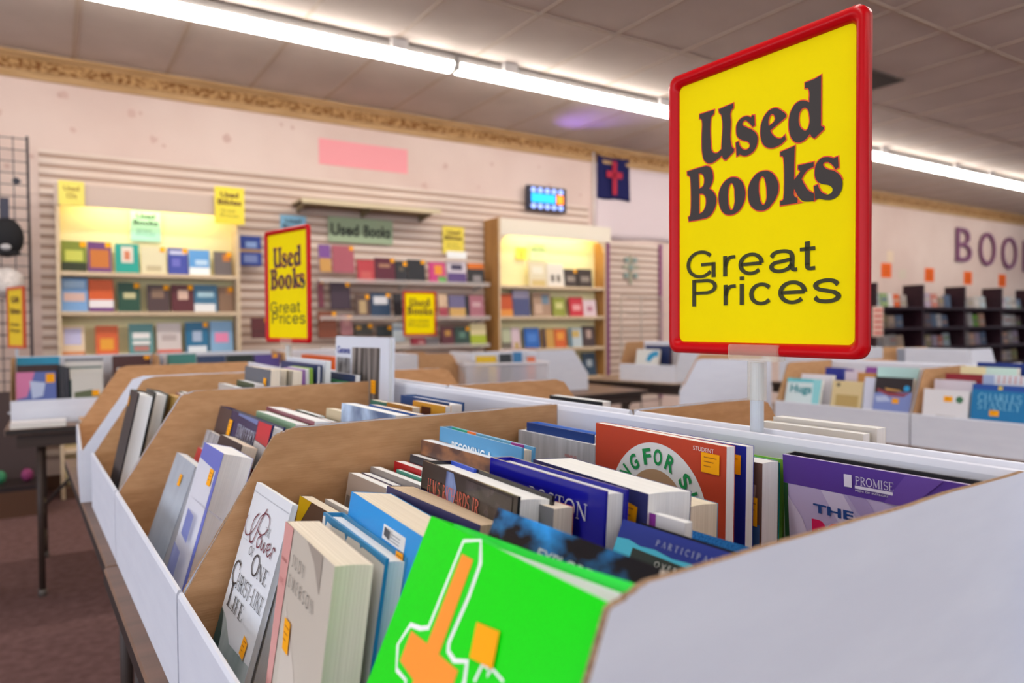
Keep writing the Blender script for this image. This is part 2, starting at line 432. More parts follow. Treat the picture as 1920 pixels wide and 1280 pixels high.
# ================================================================ the room
CEIL = 3.086
DW = 6.09                                   # the long wall
def wall_mat():
    return noisy('pink_plaster', 'd8bfb3', 'e2ccc0', (1.2, 1.2, 1.2), 0.8, 3, 0.0, 0.2)
def in_room(o, u=0, d=0, z=0, extra=0.0):
    return place(o, room(u, d, z), A_ROOM + extra)
mb = MB(); mb.box(-7, -7, -0.1, 20, DW + .12, 0, noisy('carpet', '644a48', '745856', (26, 26, 26), 0.95, 6, 0.5, 0.1))
struct(in_room(mb.build('floor')))
mb = MB(); mb.box(-7, DW, 0, 20, DW + .12, CEIL, wall_mat())
struct(in_room(mb.build('wall_back')))
# patched spots and old tape marks on the plaster
mb = MB()
random.seed(4)
for k in range(34):
    u, z, r = random.uniform(-.3, 5.0), random.uniform(2.28, 2.84), random.uniform(.012, .035)
    mb.face([(u + r * math.cos(t) * random.uniform(.7, 1.2), DW - .0012, z + r * math.sin(t) * random.uniform(.6, 1.3)) for t in [i * math.pi / 5 for i in range(10)]], mat('d0b0a4', .85, .1))
struct(in_room(mb.build('trim_5')))
mb = MB(); mb.box(-7, -7, CEIL, 20, DW + .12, CEIL + .1, noisy('ceiling_tile', 'c6bab2', 'cec2ba', (3, 3, 3), 0.9, 4, 0.0, 0.1))
struct(in_room(mb.build('ceiling')))
mb = MB()
TB = mat('b8a696', .6, .3, 'ceiling_grid_metal')
for k in range(-11, 33):
    u = .16 + .606 * k
    mb.box(u - .012, -7, CEIL - .006, u + .012, DW, CEIL, TB)
for k in range(-9, 6):
    d = 4.885 + 1.19 * (k - 4) if k < 5 else 6.06
    mb.box(-7, d - .012, CEIL - .0062, 20, d + .012, CEIL, TB)
struct(in_room(mb.build('trim_2')))
# cornice with an embossed scroll band
CW = noisy('cornice_wood', 'b08858', 'c49c6c', (4, 4, 30), .5, 3, 0, .4)
CP = noisy('cornice_scroll', '80501e', 'c89c66', (30, 30, 48), .6, 3, .6, .3, .42, .58)
mb = MB()
for (y0, z0, z1, m) in ((.022, 2.90, 2.935, CW), (.012, 2.935, 2.958, CW), (.016, 2.958, 3.032, CP), (.026, 3.032, 3.05, CW), (.05, 3.05, CEIL - .007, CW)):
    mb.box(-7, DW - y0, z0, 20, DW, z1, m)
struct(in_room(mb.build('trim_1')))
mb = MB(); mb.box(-7, DW - .018, 0, 20, DW, .11, mat('5a3a28', .5))
struct(in_room(mb.build('baseboard_back')))

# ---- fluorescent fixtures in three rows
DIFF = glow('lit_diffuser', 'fffaf2', TUBE)
def fixture(u, d, label):
    t = thing('ceiling_light', label, 'ceiling light', room(u, d, CEIL), A_ROOM, group='fluorescent strip lights')
    HS = mat('96908c', .5, .4, 'fixture_steel')
    mb = MB(); mb.box(-1.215, -.05, -.075, 1.215, .05, -.018, HS); mb.build('housing', t, .004, 1)
    mb = MB()
    prof = [(-.062, -.075), (-.062, -.088), (-.050, -.112), (-.022, -.128), (.022, -.128), (.050, -.112), (.062, -.088), (.062, -.075)]
    mb.prism(prof, 'x', -1.19, 1.19, DIFF)
    mb.build('diffuser', t)
    for x in (-1.2, 1.2):
        mb = MB(); mb.box(x - .012, -.058, -.12, x + .012, .058, -.075, mat('d8d4d0', .5)); mb.build('end_cap', t, .004, 1)
    for x in (-.78, .78):
        mb = MB(); mb.box(x - .06, -.072, -.072, x + .06, .072, -.002, mat('ded8d4', .5)); mb.build('mounting_bracket', t, .003, 1)
    return t
names = ['beyond the left picture edge', 'over the left bookcase', 'between the small and the big red signs', 'hidden behind the big red sign', 'just right of the big red sign', 'over the dark shelves', 'far down the long wall']
for k in range(7):
    fixture(2.44 * (k - 1) + 1.22, 4.573, 'lit fluorescent strip nearest the long wall, ' + names[k])
for r_, d in ((2, .9), (3, -2.4)):
    for k in range(5):
        fixture(2.44 * (k - 1) + 1.22, d, 'fluorescent strip light overhead behind the viewer')

# ================================================================ folding tables
def folding_table(label, loc, rz, L, D, H, legs, top='7a5c4c', group='folding tables'):
    t = thing('folding_table', label, 'table', loc, rz, group=group)
    mb = MB(); mb.box(0, 0, H - .028, L, D, H, noisy('table_top_' + top, '6a5244', top, (30, 4, 30), .45, 4, 0, .4), front=mat('2a2220', .5)); mb.build('tabletop', t, .003, 1)
    AP = mat('3a2c26', .5, .4, 'brown_steel')
    mb = MB(); mb.box(.04, .03, H - .085, L - .04, .05, H - .028, AP); mb.box(.04, D - .05, H - .085, L - .04, D - .03, H - .028, AP)
    mb.build('apron', t)
    for x in legs:
        s = 1 if x < L / 2 else -1
        for y in (.07, D - .07):
            mb = MB(); mb.tube((x, y, H - .05), (x, y, 0.012), .0135, AP); mb.tube((x, y, .0), (x, y, .03), .017, mat('5a524c', .5)); mb.build('leg', t, smooth=True)
        mb = MB(); mb.tube((x, .07, .30), (x, D - .07, .30), .009, AP); mb.tube((x, .07, .14), (x, D - .07, .14), .009, AP); mb.build('cross_bar', t, smooth=True)
        mb = MB(); mb.tube((x, D / 2, .32), (x + s * .32, D / 2, H - .06), .008, AP); mb.build('brace', t, smooth=True)
    return t
ZT = .757
folding_table('brown folding table under the three nearest bargain boxes', row(-1.404, .118), A_ROW, 1.83, 1.06, ZT, (.16, 1.66))
folding_table('brown folding table continuing beyond the black-book box, behind the nearest table', row(-2.63, .122), A_ROW, 1.22, 1.06, ZT, (.84, 1.08))

# ================================================================ cardboard boxes
def jag(rnd, pts, n=14, amp=.0007):
    """roughen the cut top edge: points run (y,z)"""
    out = []
    for a, b in zip(pts[:-1], pts[1:]):
        for i in range(n):
            t = i / n
            out.append((a[0] + (b[0] - a[0]) * t, a[1] + (b[1] - a[1]) * t + (rnd.uniform(-amp, amp) if i else 0)))
    out.append(pts[-1])
    return out
def bin_box(label, loc, rz, W, Dp, hl, hr, knee_l, knee_r, seed=1, group=None, dl=0.0, dr=0.0, white_side=True, kraft_out=False):
    """open bargain box; x = width, y = depth from the low front, z up.  knee = distance behind the lip where the side reaches full height"""
    rnd = random.Random(seed)
    OUT = KRAFT if kraft_out else WCARD
    t = thing('cardboard_box', label, 'box', loc, rz, group=group)
    th = .0045
    mb = MB(); mb.box(th, .004, 0, W - th, Dp - .006, .004, KRAFT); mb.build('bottom_panel', t)
    lipz = [(0, 0), (.007, 0), (.007, hl - .004), (.005, hl), (.002, hl), (0, hl - .004)]
    mb = MB(); mb.prism(lipz, 'x', 0.0012, W - .0012, WCARD if not kraft_out else KRAFT); mb.build('front_lip', t)
    bz = [(Dp, 0), (Dp - .009, 0), (Dp - .009, hr - .007), (Dp - .007, hr - .001), (Dp - .0045, hr), (Dp - .002, hr - .001), (Dp, hr - .006)]
    mb = MB(); mb.prism(bz, 'x', 0.0012, W - .0012, WCARD); mb.build('back_panel', t, smooth=False)
    for side, knee, x0, x1 in (('l', knee_l, .0, th), ('r', knee_r, W - th, W)):
        top = jag(rnd, [(.007, hl - .002), (knee - .012, hr - .008), (knee + .012, hr - .0005), (Dp - .0095, hr)])
        pts = [(.007, 0)] + top + [(Dp - .0095, 0)]
        mb = MB()
        n = len(pts)
        i = len(mb.v)
        mb.v += [(x0, p[0], p[1]) for p in pts] + [(x1, p[0], p[1]) for p in pts]
        a, b = (OUT, KRAFT) if side == 'l' else (KRAFT, OUT)
        mb.f += [tuple(range(i, i + n)), tuple(range(i + 2 * n - 1, i + n - 1, -1))]
        mb.fm += [mb.mi(a), mb.mi(b)]
        for j in range(n):
            mb.f.append((i + j, i + (j + 1) % n, i + n + (j + 1) % n, i + n + j)); mb.fm.append(mb.mi(KEDGE))
        mb.build('side_panel', t)
    return t
HL, HR = .1245, .293
VL, VB = .140, .669
bin_box('white cardboard box nearest the viewer, holding the bright green book', row(-.842, VL, ZT), A_ROW, .605, VB - VL, HL, HR, .116, .088, 1)
bin_box('white cardboard box second in the near row, holding the lavender book with barcode', row(-1.43, VL, ZT), A_ROW, .582, VB - VL, HL, HR, .122, .122, 2)
bin_box('white cardboard box third in the near row, holding the thick black book', row(-1.905, VL, ZT), A_ROW, .468, VB - VL, HL, HR, .122, .122, 3)
bin_box('white cardboard box at the far end of the near row, showing its white side', row(-2.49, .147, ZT), A_ROW - .05, .532, VB - VL - .03, HL, HR, .125, .125, 4)
# back-to-back row facing away: kraft inner sides seen over the white rims
for k, (u0, u1, what) in enumerate(((-.720, -.15, 'holding white hardbacks behind the big sign pole'), (-1.24, -.73, 'holding one dark-edged white book'), (-1.757, -1.25, 'behind the third near box'), (-2.33, -1.765, 'behind the small red sign'))):
    bin_box('cardboard box turned away from the viewer, ' + what, row(u1, 1.137, ZT), A_ROW + math.pi, u1 - u0, .435, HL, HR - .001, .155, .155, 10 + k, 'boxes turned away in the back row')

# ================================================================ books
NB = [0]
def poly_art(mb, art, H, y0=0.0):
    for k, a in enumerate(art):
        m, pts = a[0], a[1]
        m = mat(m, .4, .4) if isinstance(m, str) else m
        mb.face([(p[0], y0 - .00022 * (k + 1), H - p[1]) for p in pts], m)
def rect(x0, d0, x1, d1):
    return [(x0, d0), (x1, d0), (x1, d1), (x0, d1)]
def book(label, loc, rz, lean, W, T, H, front, spine=None, back=None, hard=False, art=(), text=(), sticker=None, ink=True, pages=PAGES, group=None, name=None, inset=None, gloss=.35, toplines=(), free=()):
    t = thing(name or ('hardcover_book' if hard else 'paperback_book'), label, 'book', loc, rz, lean, group)
    fm = mat(front, gloss, .28) if isinstance(front, str) else front
    sm = fm if spine is None else (mat(spine, gloss, .45) if isinstance(spine, str) else spine)
    bm_ = sm if back is None else (mat(back, gloss, .45) if isinstance(back, str) else back)
    ct = .0026 if hard else .0005
    ct = min(ct, T * .25)
    ins = inset if inset is not None else (.0035 if hard else .0004)
    mb = MB()
    mb.box(0, 0, 0, W, ct, H, fm)
    mb.box(0, T - ct, 0, W, T, H, bm_)
    mb.box(0, ct, 0, ct, T - ct, H, sm)
    poly_art(mb, art, H)
    for (x0, x1, m) in toplines:                       # coloured bits of the lining along the top of the back board
        mb.box(x0, T - ct * 2, H - .004, x1, T - ct, H, mat(m, .5))
    cover = mb.build('cover', t)
    mb = MB()
    y0, y1, xr = ct, T - ct, W - ins
    n = 7
    cav = min(.004, T * .1) if hard or T > .025 else 0
    prof = [(ct, y0)] + [(xr - cav * math.sin(math.pi * i / (n - 1)), y0 + (y1 - y0) * i / (n - 1)) for i in range(n)] + [(ct, y1)]
    mb.prism(prof, 'z', ins, H - ins, pages)
    mb.build('page_block', t)
    if text:
        mb = MB()
        for tx in text:
            kind, s, x0, x1, d, cap, m = tx[:7]
            sh = serif(s) if kind == 'serif' else sans(s, tx[7] if len(tx) > 7 else 0)
            put(mb, sh, x0, H - d, x1 - x0, cap, -.0012, mat(m, .5, .3), tx[8] if len(tx) > 8 else 0)
        for sts, m in free:
            vs_, fs = strokes(sts)
            mb.raw([(v[0], -.0012, H - v[1]) for v in vs_], fs, mat(m, .5, .3))
        mb.build('title_lettering', cover)
    if sticker:
        mb = MB()
        q = [(p[0], p[1]) for p in sticker]
        mb.face([(p[0], -.0014, H - p[1]) for p in q], ORANGE)
        (x0, d0), (x1, d1) = q[0], q[2]
        for k in range(3):
            d = d0 + (d1 - d0) * (.2 + .22 * k)
            xa, xb = x0 + (x1 - x0) * .15, x0 + (x1 - x0) * (.85 - .15 * k)
            mb.face([(xa, -.0015, H - d), (xb, -.0015, H - d), (xb, -.0015, H - d - .0009), (xa, -.0015, H - d - .0009)], STKINK) if ink else None
        mb.build('price_sticker', t)
    return t
POSE = {
 'judy': (-0.602, 0.185, 1.0058, 0.133, 0.028, 7.8, -3.6),
 'strip': (-0.805, 0.208, 0.915, 0.10, 0.018, 16, 0.0),
 'tornblue': (-0.621, 0.224, 1.0035, 0.1516, 0.02, 9, -3.6),
 'barcode': (-0.61, 0.246, 1.0211, 0.161, 0.042, 10, -4.6),
 'tanpages': (-0.624, 0.287, 1.018, 0.165, 0.03, 8, 0.0),
 'green': (-0.43, 0.23, 1.0404, 0.1864, 0.016, 25, -1.7),
 'explore': (-0.407, 0.269, 1.045, 0.155, 0.008, 25, 0.0),
 'sower': (-0.828, 0.222, 0.994, 0.126, 0.013, 16.5, 0.0),
 'yellow27': (-0.826, 0.27, 0.972, 0.105, 0.015, 10, 0.0),
 'white27': (-0.798, 0.29, 0.971, 0.108, 0.01, 10, 0.0),
 'tan28': (-0.826, 0.33, 0.992, 0.105, 0.014, 9, 0.0),
 'tan28b': (-0.825, 0.346, 0.99, 0.085, 0.012, 9, 0.0),
 'tan28c': (-0.83, 0.36, 0.995, 0.132, 0.014, 8, 0.0),
 'greenthin': (-0.794, 0.378, 0.995, 0.12, 0.006, 6, 0.0),
 'red29': (-0.821, 0.388, 1.0, 0.072, 0.014, 6, 0.0),
 'dark29': (-0.811, 0.405, 1.008, 0.11, 0.012, 6, 0.0),
 'hms': (-0.614, 0.32, 1.0398, 0.1731, 0.035, 6, -3.4),
 'fire': (-0.81, 0.42, 1.025, 0.166, 0.016, 4, 0.0),
 'becoming': (-0.794, 0.438, 1.0417, 0.1901, 0.018, 3, -2.6),
 'ozon': (-0.563, 0.364, 1.0456, 0.1661, 0.024, 4, -2.1),
 'partic': (-0.387, 0.366, 1.026, 0.138, 0.006, 26, 0.0),
 'blackthin': (-0.38, 0.378, 1.023, 0.13, 0.004, 26, 0.0),
 'redthin': (-0.450, 0.333, 1.03, 0.022, 0.020, 4, 0.0),
 'navy': (-0.55, 0.404, 1.0415, 0.1658, 0.044, 4, -5.0),
 'cloth': (-0.394, 0.425, 1.011, 0.14, 0.012, 24, 0.0),
 'cream': (-0.511, 0.46, 1.0186, 0.11, 0.035, 2.0, -3.7),
 'redwb': (-0.632, 0.555, 1.0545, 0.197, 0.012, 1.2, -3.6),
 'bluewb': (-0.638, 0.575, 1.051, 0.2, 0.012, 1.2, 0.0),
 'gray24': (-0.821, 0.578, 1.022, 0.161, 0.014, 2, 0.0),
 'yellow25': (-0.831, 0.597, 1.022, 0.15, 0.008, 2, 0.0),
 'blue26': (-0.811, 0.617, 1.033, 0.14, 0.02, 2, 0.0),
 'picbook': (-0.571, 0.59, 1.034, 0.14, 0.028, 1.0, 0.0),
 'turq': (-0.558, 0.622, 1.032, 0.12, 0.012, 1.0, 0.0),
 'promise': (-0.43, 0.621, 1.04, 0.195, 0.02, -5, 0.0),
 'purpletab': (-0.421, 0.392, 1.027, 0.07, 0.008, 3, 0.0),
 'graybk': (-1.333, 0.225, 0.955, 0.151, 0.016, 24, 0.0),
 'vine': (-1.114, 0.225, 1.001, 0.116, 0.04, 19.5, 0.0),
 'redbit': (-1.349, 0.262, 0.958, 0.09, 0.01, 20, 0.0),
 'blackv': (-1.227, 0.272, 0.995, 0.141, 0.025, 19, 0.0),
 'stripe': (-1.388, 0.285, 0.982, 0.1, 0.01, 18, 0.0),
 'tim': (-1.415, 0.315, 1.021, 0.331, 0.022, 15, 0.0),
 'sage': (-1.283, 0.345, 1.022, 0.211, 0.02, 8, 0.0),
 'wh1': (-1.31, 0.37, 1.025, 0.258, 0.03, 6, 0.0),
 'wh2': (-1.257, 0.405, 1.022, 0.113, 0.012, 6, 0.0),
 'wh3': (-1.137, 0.4, 1.02, 0.065, 0.014, 5, 0.0),
 'tank': (-1.145, 0.42, 1.034, 0.066, 0.016, 5, 0.0),
 'bluegray': (-1.077, 0.42, 1.048, 0.193, 0.022, 4, 0.0),
 'tanl': (-1.041, 0.45, 1.047, 0.169, 0.014, 4, 0.0),
 'greent': (-1.15, 0.5, 1.042, 0.064, 0.012, 3, 0.0),
 'brownor': (-1.085, 0.5, 1.043, 0.092, 0.014, 3, 0.0),
 'orange': (-1.05, 0.53, 1.047, 0.107, 0.01, 3, 0.0),
 'blueh': (-1.157, 0.56, 1.046, 0.169, 0.03, 2, 0.0),
 'black3': (-1.704, 0.2, 1.038, 0.115, 0.03, 12.5, 0.0),
 'white3': (-1.746, 0.236, 1.034, 0.116, 0.026, 12, 0.0),
 'tan3': (-1.687, 0.268, 1.025, 0.1, 0.022, 10, 0.0),
 'maroon3': (-1.777, 0.3, 1.019, 0.19, 0.014, 8, 0.0),
 'green3': (-1.838, 0.33, 1.017, 0.15, 0.012, 6, 0.0),
 'graycov': (-1.647, 0.42, 1.081, 0.193, 0.02, 4, 0.0),
 'cream3a': (-1.564, 0.443, 1.079, 0.076, 0.02, 4, 0.0),
 'cream3b': (-1.565, 0.466, 1.077, 0.105, 0.02, 4, 0.0),
 'dkgreen': (-1.62, 0.395, 1.053, 0.138, 0.02, 4, 0.0),
 'whitelow': (-1.676, 0.37, 1.044, 0.136, 0.015, 4, 0.0),
 'navyh': (-1.766, 0.535, 1.084, 0.252, 0.012, 3, 0.0),
 'whiteblk': (-1.772, 0.55, 1.093, 0.273, 0.012, 3, 0.0),
 'green583': (-1.659, 0.572, 1.05, 0.233, 0.01, 3, 0.0),
 'navyt': (-1.585, 0.59, 1.064, 0.15, 0.012, 3, 0.0),
 'photo': (-1.621, 0.62, 1.144, 0.289, 0.014, 2, 0.0),
 'oppwhite': (-0.568, 0.8, 1.049, 0.093, 0.02, 0, 0.0),
 'oppwhite2': (-0.573, 0.78, 1.044, 0.098, 0.015, 0, 0.0),
 'oppdark': (-1.116, 0.86, 1.03, 0.155, 0.02, 0, 0.0),
 'orange3': (-2.414, 0.8, 1.072, 0.311, 0.02, 0, 0.0),
}

ZF = ZT + .0045
def posed(key, dz=0.0, T=None, W=None, lean=None, v=None, floor=None):
    u, v0, zt, W0, T0, ln, yw = POSE[key]
    T = T or T0; W = W or W0
    l = R(ln if lean is None else lean)
    v0 = v if v is not None else v0
    fl = ZF if floor is None else floor
    H = (zt - fl - (T * math.sin(l) if l > 0 else 0)) / math.cos(l)
    loc = row(u + H * math.sin(l) * math.sin(R(yw)), v0 - H * math.sin(l) * math.cos(R(yw)), zt - H * math.cos(l))
    return dict(loc=loc, rz=A_ROW + R(yw), lean=l, W=W, T=T, H=H)
mm = lambda pts: [(x / 1000, y / 1000) for x, y in pts]
def cbook(key, label, front, **k):
    q = {a: k.pop(a) for a in ('T', 'W', 'lean', 'v', 'floor') if a in k and k[a] is not None}
    return book(label, front=front, **posed(key, **q), **k)

# ---- box one (nearest)
gb = cbook('green', 'bright green hardback with an orange cross outlined in white, front of the nearest box', '08e004', hard=True, gloss=.3, pages=PWHITE, T=.020,
      back='30e44c', art=[
      ('fafafa', mm([(44.4, 97), (42, 93.4), (28.5, 93.2), (18.0, 80.4), (24.2, 64.0), (37.4, 61.7), (44.7, 58.8), (47.6, 4.2), (66.9, -3.0 + 2.2), (75.9, 11.6), (76.3, 31.5), (73.4, 59.0), (75.2, 62.2), (83.4, 63.9), (95.4, 59.9), (100.0, 70.4), (99, 97)])),
      ('08e004', mm([(46, 97), (44.2, 91.6), (28.9, 90.4), (20.8, 79.2), (26.6, 66.4), (38.0, 64.7), (47.5, 60.6), (50.2, 5.6), (66.0, .8), (72.9, 12.4), (73.3, 31.1), (70.4, 59.6), (73.2, 64.4), (82.6, 66.9), (93.8, 62.7), (97.0, 70.6), (96, 97)])),
      ('fafafa', mm([(106.3, 67), (108.2, 56.6), (115.2, 56.3), (115.9, 59.6), (118.0, 55.2), (130.6, 57.0), (130.2, 58.6), (118.6, 56.8), (116.6, 61.6), (114.6, 58), (109.9, 58.0), (108.6, 67)])),
      ('ff9a2c', mm([(53.1, 12.0), (67.0, 12.0), (67.4, 67.9), (90.6, 68.0), (90.6, 87), (69, 88), (69, 150), (52, 150), (51.6, 89.1), (29.6, 86.1), (29.7, 67.5), (51.6, 67.3)])),
      ], sticker=mm([(92.1, 40.5), (114.4, 38.0), (119.2, 56.0), (97.0, 58.5)]), ink=False)
_g = posed('green', T=.020)
mb = MB(); mb.prism([(0, _g['H'] - .004), (_g['W'], _g['H'] - .004), (_g['W'], _g['H'] + .0125), (_g['W'] * .5, _g['H'] + .005), (0, _g['H'] + .0004)], 'y', .0202, .0226, mat('30e44c', .3, .28)); mb.build('splayed_back_board', gb)
mb = MB(); mb.prism([(.02, _g['H'] - .004), (_g['W'] - .004, _g['H'] - .004), (_g['W'] - .004, _g['H'] + .0055), (_g['W'] * .55, _g['H'] + .001)], 'y', .0125, .0165, PWHITE); mb.build('fanned_pages', gb)
cbook('explore', 'glossy dark blue feather-patterned softback leaning behind the bright green book',
      noisy('blue_feathers', '080a12', '309cf0', (26, 26, 40), .15, 5, 0, .6, .46, .70), W=.15, text=[('sans', 'EXPLORE', .056, .106, .0205, .0068, 'd8e4ee', .02)],
      back='14161c', pages=PWHITE, sticker=mm([(134, 22), (144, 20), (146, 32), (137, 33)]))
mS = lambda pts: [(x * .906 / 1000, y * .906 / 1000) for x, y in pts]
cbook('sower', 'white softback with maroon calligraphy title and orange tag, leaning left of the pink-striped paperback', 'dfe3ea', pages=PWHITE, gloss=.3, T=.006,
      art=[(noisy('misty_cover', '5c7472', 'c8d4d6', (14, 14, 9), .35, 3, 0, .4, .3, .7), mS([(0.5, 152), (26, 158), (60, 176), (138, 172), (138, 224), (.5, 224)])),
           ('2c4848', mS([(.5, 152), (12, 156), (24, 176), (34, 224), (.5, 224)])),
           (noisy('golden_haze', 'c8ac80', 'dfd2b8', (20, 20, 20), .4, 3), mS([(34, 196), (70, 190), (138, 206), (138, 224), (34, 224)])),
           ('b4bac4', mS([(0, 10.2), (139, 10.4), (139, 11.0), (0, 10.8)]))],
      text=[('serif', 'THE', 0.0725, 0.0897, 0.0421, 0.0077, '4a4648'), ('serif', 'OF', 0.0399, 0.0562, 0.0702, 0.0086, '3a3638'), ('serif', 'O', 0.0598, 0.0834, 0.0843, 0.0199, '3a3638'), ('serif', 'NE', 0.0834, 0.1160, 0.0838, 0.0140, '3a3638'),
            ('serif', 'C', 0.0054, 0.0272, 0.1078, 0.0236, '2c2a2c'), ('serif', 'HRIST-LIKE', 0.0281, 0.1232, 0.1092, 0.0154, '2c2a2c'), ('serif', 'L', 0.0145, 0.0344, 0.1309, 0.0217, '2c2a2c'), ('serif', 'IFE', 0.0353, 0.0743, 0.1309, 0.0145, '2c2a2c'),
            ('sans', 'Francis Frangipane', 0.0272, 0.1069, 0.1812, 0.0054, '8a8c90', 0, .25)],
      free=[([(smooth_line(mS([(6, 40), (3, 48), (7, 56), (16, 61), (30, 58), (44, 46), (52, 33), (66, 26), (82, 27), (88, 36), (80, 46), (66, 50), (54, 47)])), .0014),
              (smooth_line(mS([(44, 30), (32, 40), (30, 54), (36, 64), (46, 63), (52, 52), (58, 34), (68, 20)])), .0019),
              (smooth_line(mS([(66, 52), (62, 58), (66, 64), (74, 62), (76, 55), (70, 51), (66, 54)])), .0016),
              (smooth_line(mS([(78, 53), (80, 61), (85, 63), (88, 54), (90, 61), (95, 63), (99, 54), (102, 52)])), .0018),
              (smooth_line(mS([(103, 59), (110, 56), (108, 51), (103, 54), (103, 61), (110, 64), (117, 58)])), .0016),
              (smooth_line(mS([(118, 65), (120, 53), (123, 52), (128, 54)])), .0018)], '6c2034')],
      sticker=mS([(104.8, 150.6), (121.5, 154.4), (119.5, 173.0), (102.5, 170.5)]))
cbook('judy', 'beige paperback with a pink stripe down its left side and orange price tag', 'd0c6b8', pages=PCREAM, gloss=.3,
      art=[('d8cec2', mm([(30, 247), (30, 60), (70, 96), (106, 160), (106, 247)])), ('a89c90', mm([(66, 0), (107, 0), (107, 28), (88, 10)])), ('e0a29c', mm([(0, 0), (26, 0), (20, 68), (14, 150), (0, 160)]))],
      text=[('serif', 'J U D Y', .035, .070, .0270, .0088, '2c2824'), ('serif', 'E M E R S O N', .031, .100, .0440, .0092, '2c2824'), ('sans', '$ 3.99', .041, .052, .0870, .0032, '8a5a10'),
            ('sans', 'ROMANCE', .004, .019, .0300, .0030, '9c5450'), ('sans', 'NOVEL', .005, .018, .0480, .0050, 'bc7c78')],
      sticker=mm([(34, 67.5), (51, 67.5), (53, 91), (37, 91)]))
cbook('strip', 'low white booklet with black capitals between the calligraphy softback and the pink-striped paperback', 'd8d6d0', pages=PWHITE, text=[('serif', 'PRAYER', .02, .094, .050, .016, '2a2828')])
cbook('tornblue', 'worn blue hardback in a torn white jacket', '2c86b8', hard=True, pages=PWHITE, T=.019,
      art=[('e6e4de', mm([(1, 30), (1, 3), (7, 2), (11, 12), (14, 5), (30, 6), (62, 4), (66, 9), (70, 4), (98, 3), (101, 6), (104, 4), (127, 4), (151, 5), (151, 240), (1, 240)]))],
      text=[('sans', 'BRAVE', .060, .118, .06, .009, '3a4258')])
cbook('barcode', 'sky blue paperback with a white barcode label and cream pages', '1a90da', pages=PCREAM, T=.038,
      art=[('eceae8', mm([(88, 8), (134, 8), (134, 19), (88, 19)]))] + [('3a3a3e', mm([(91 + 1.6 * k, 9.6), (92 + 1.6 * k, 9.6), (92 + 1.6 * k, 16), (91 + 1.6 * k, 16)])) for k in range(12)]
      + [('8a8a90', mm([(113, 10 + 2.2 * k), (131, 10 + 2.2 * k), (131, 10.8 + 2.2 * k), (113, 10.8 + 2.2 * k)])) for k in range(3)], sticker=mm([(122, 20), (136, 19), (138, 30), (124, 30)]))
cbook('tanpages', 'paperback with tan top edges and dark plum cover between the sky blue and black books', '3c3860', pages=noisy('tan_page_edges', 'c0a98c', 'd6c2a8', (2, 1500, 2), .8, 2, 0, .2, .3, .7), T=.028)
cbook('hms', 'glossy black hardback lettered in red beneath a blue glow', noisy('night_sky_cover', '120d0f', '221a1a', (10, 10, 10), .18, 3, 0, .6), hard=True, pages=PWHITE, T=.034,
      art=[(noisy('blue_glow', '2a3a6c', '8aa0d0', (40, 40, 16), .2, 2, 0, .5), mm([(52, 1), (66, 1), (74, 14), (70, 26), (60, 30), (52, 20)])), (noisy('brown_bokeh', '181214', '40363a', (90, 90, 90), .15, 2, 0, .6), mm([(90, 2), (166, 2), (166, 40), (94, 40)]))],
      text=[('serif', 'H.M.S.', .017, .045, .0265, .0125, 'd2604a'), ('serif', 'RICHARDS', .049, .100, .0268, .0125, 'd2604a'), ('serif', 'JR.', .104, .119, .0270, .0125, 'd2604a')], toplines=((.0, .05, '3454c8'),))
cbook('ozon', 'shiny royal blue hardback with a worn rim, behind the black hardback', '1a1a96', hard=True, pages=PWHITE, gloss=.15, T=.023,
      text=[('serif', 'BOSTON', .068, .147, .0265, .0125, 'dcdce4')])
cbook('redthin', 'narrow cream-paged booklet with a grey front and red back edge, beside the royal blue hardback', '77777c', back='b4503c', pages=PCREAM)
cbook('navy', 'very thick white-paged paperback with a creased navy cover', '35386c', pages=PWHITE, T=.044, sticker=mm([(136, 9), (156, 12), (154, 34), (134, 30)]))
cbook('partic', 'thin blue workbook with a torn cyan band, leaning at the right side', '2a3c98', pages=PWHITE, gloss=.4,
      art=[('4cc4e4', mm([(.3, 13.5), (12, 12.5), (24, 14.5), (38, 13.5), (54, 15.5), (70, 14.5), (100, 17), (138, 17), (138, 200), (.3, 200)])), ('2c3834', mm([(18, 17), (124, 19), (124, 180), (18, 180)]))],
      text=[('serif', "P A R T I C I P A N T", .038, .094, .0106, .0040, 'c4d0ea'), ('sans', 'O V E R', .042, .062, .0240, .0038, 'd8dcd8')])
cbook('purpletab', 'small white notepad with a purple tab, before the navy-covered paperback', 'dcdce2', pages=PWHITE, art=[('8c2c9c', mm([(30, 0), (42, 0), (42, 60), (30, 60)]))])
cbook('blackthin', 'thin black booklet behind the blue and cyan workbook', '161616', T=.004)
cbook('cloth', 'azure cloth-bound book half hidden by the right-hand box side', noisy('azure_cloth', '14589c', '2a7cc4', (700, 700, 700), .7, 2, .4, .2), hard=True)
cbook('cream', 'stubby cream-paged paperback with a steel blue cover before the red workbook', '5a96c0', pages=PCREAM, T=.034)
ANG = [('I', 163), ('N', 144), ('G', 125), ('F', 103), ('O', 87), ('R', 69), ('S', 44), ('U', 25)]
ARCH = [(.103 + r_ * math.cos(R(a)), .083 - r_ * math.sin(R(a))) for r_, a in [(.0735, 180 - 180 * i / 40) for i in range(41)]]
ARCI = [(.103 + .046 * math.cos(R(180 - 180 * i / 30)), .083 - .046 * math.sin(R(180 - 180 * i / 30))) for i in range(31)]
STK2 = lambda x: mm([(x, 9.0), (x + 23, 9.0), (x + 23, 28.0), (x, 28.0)])
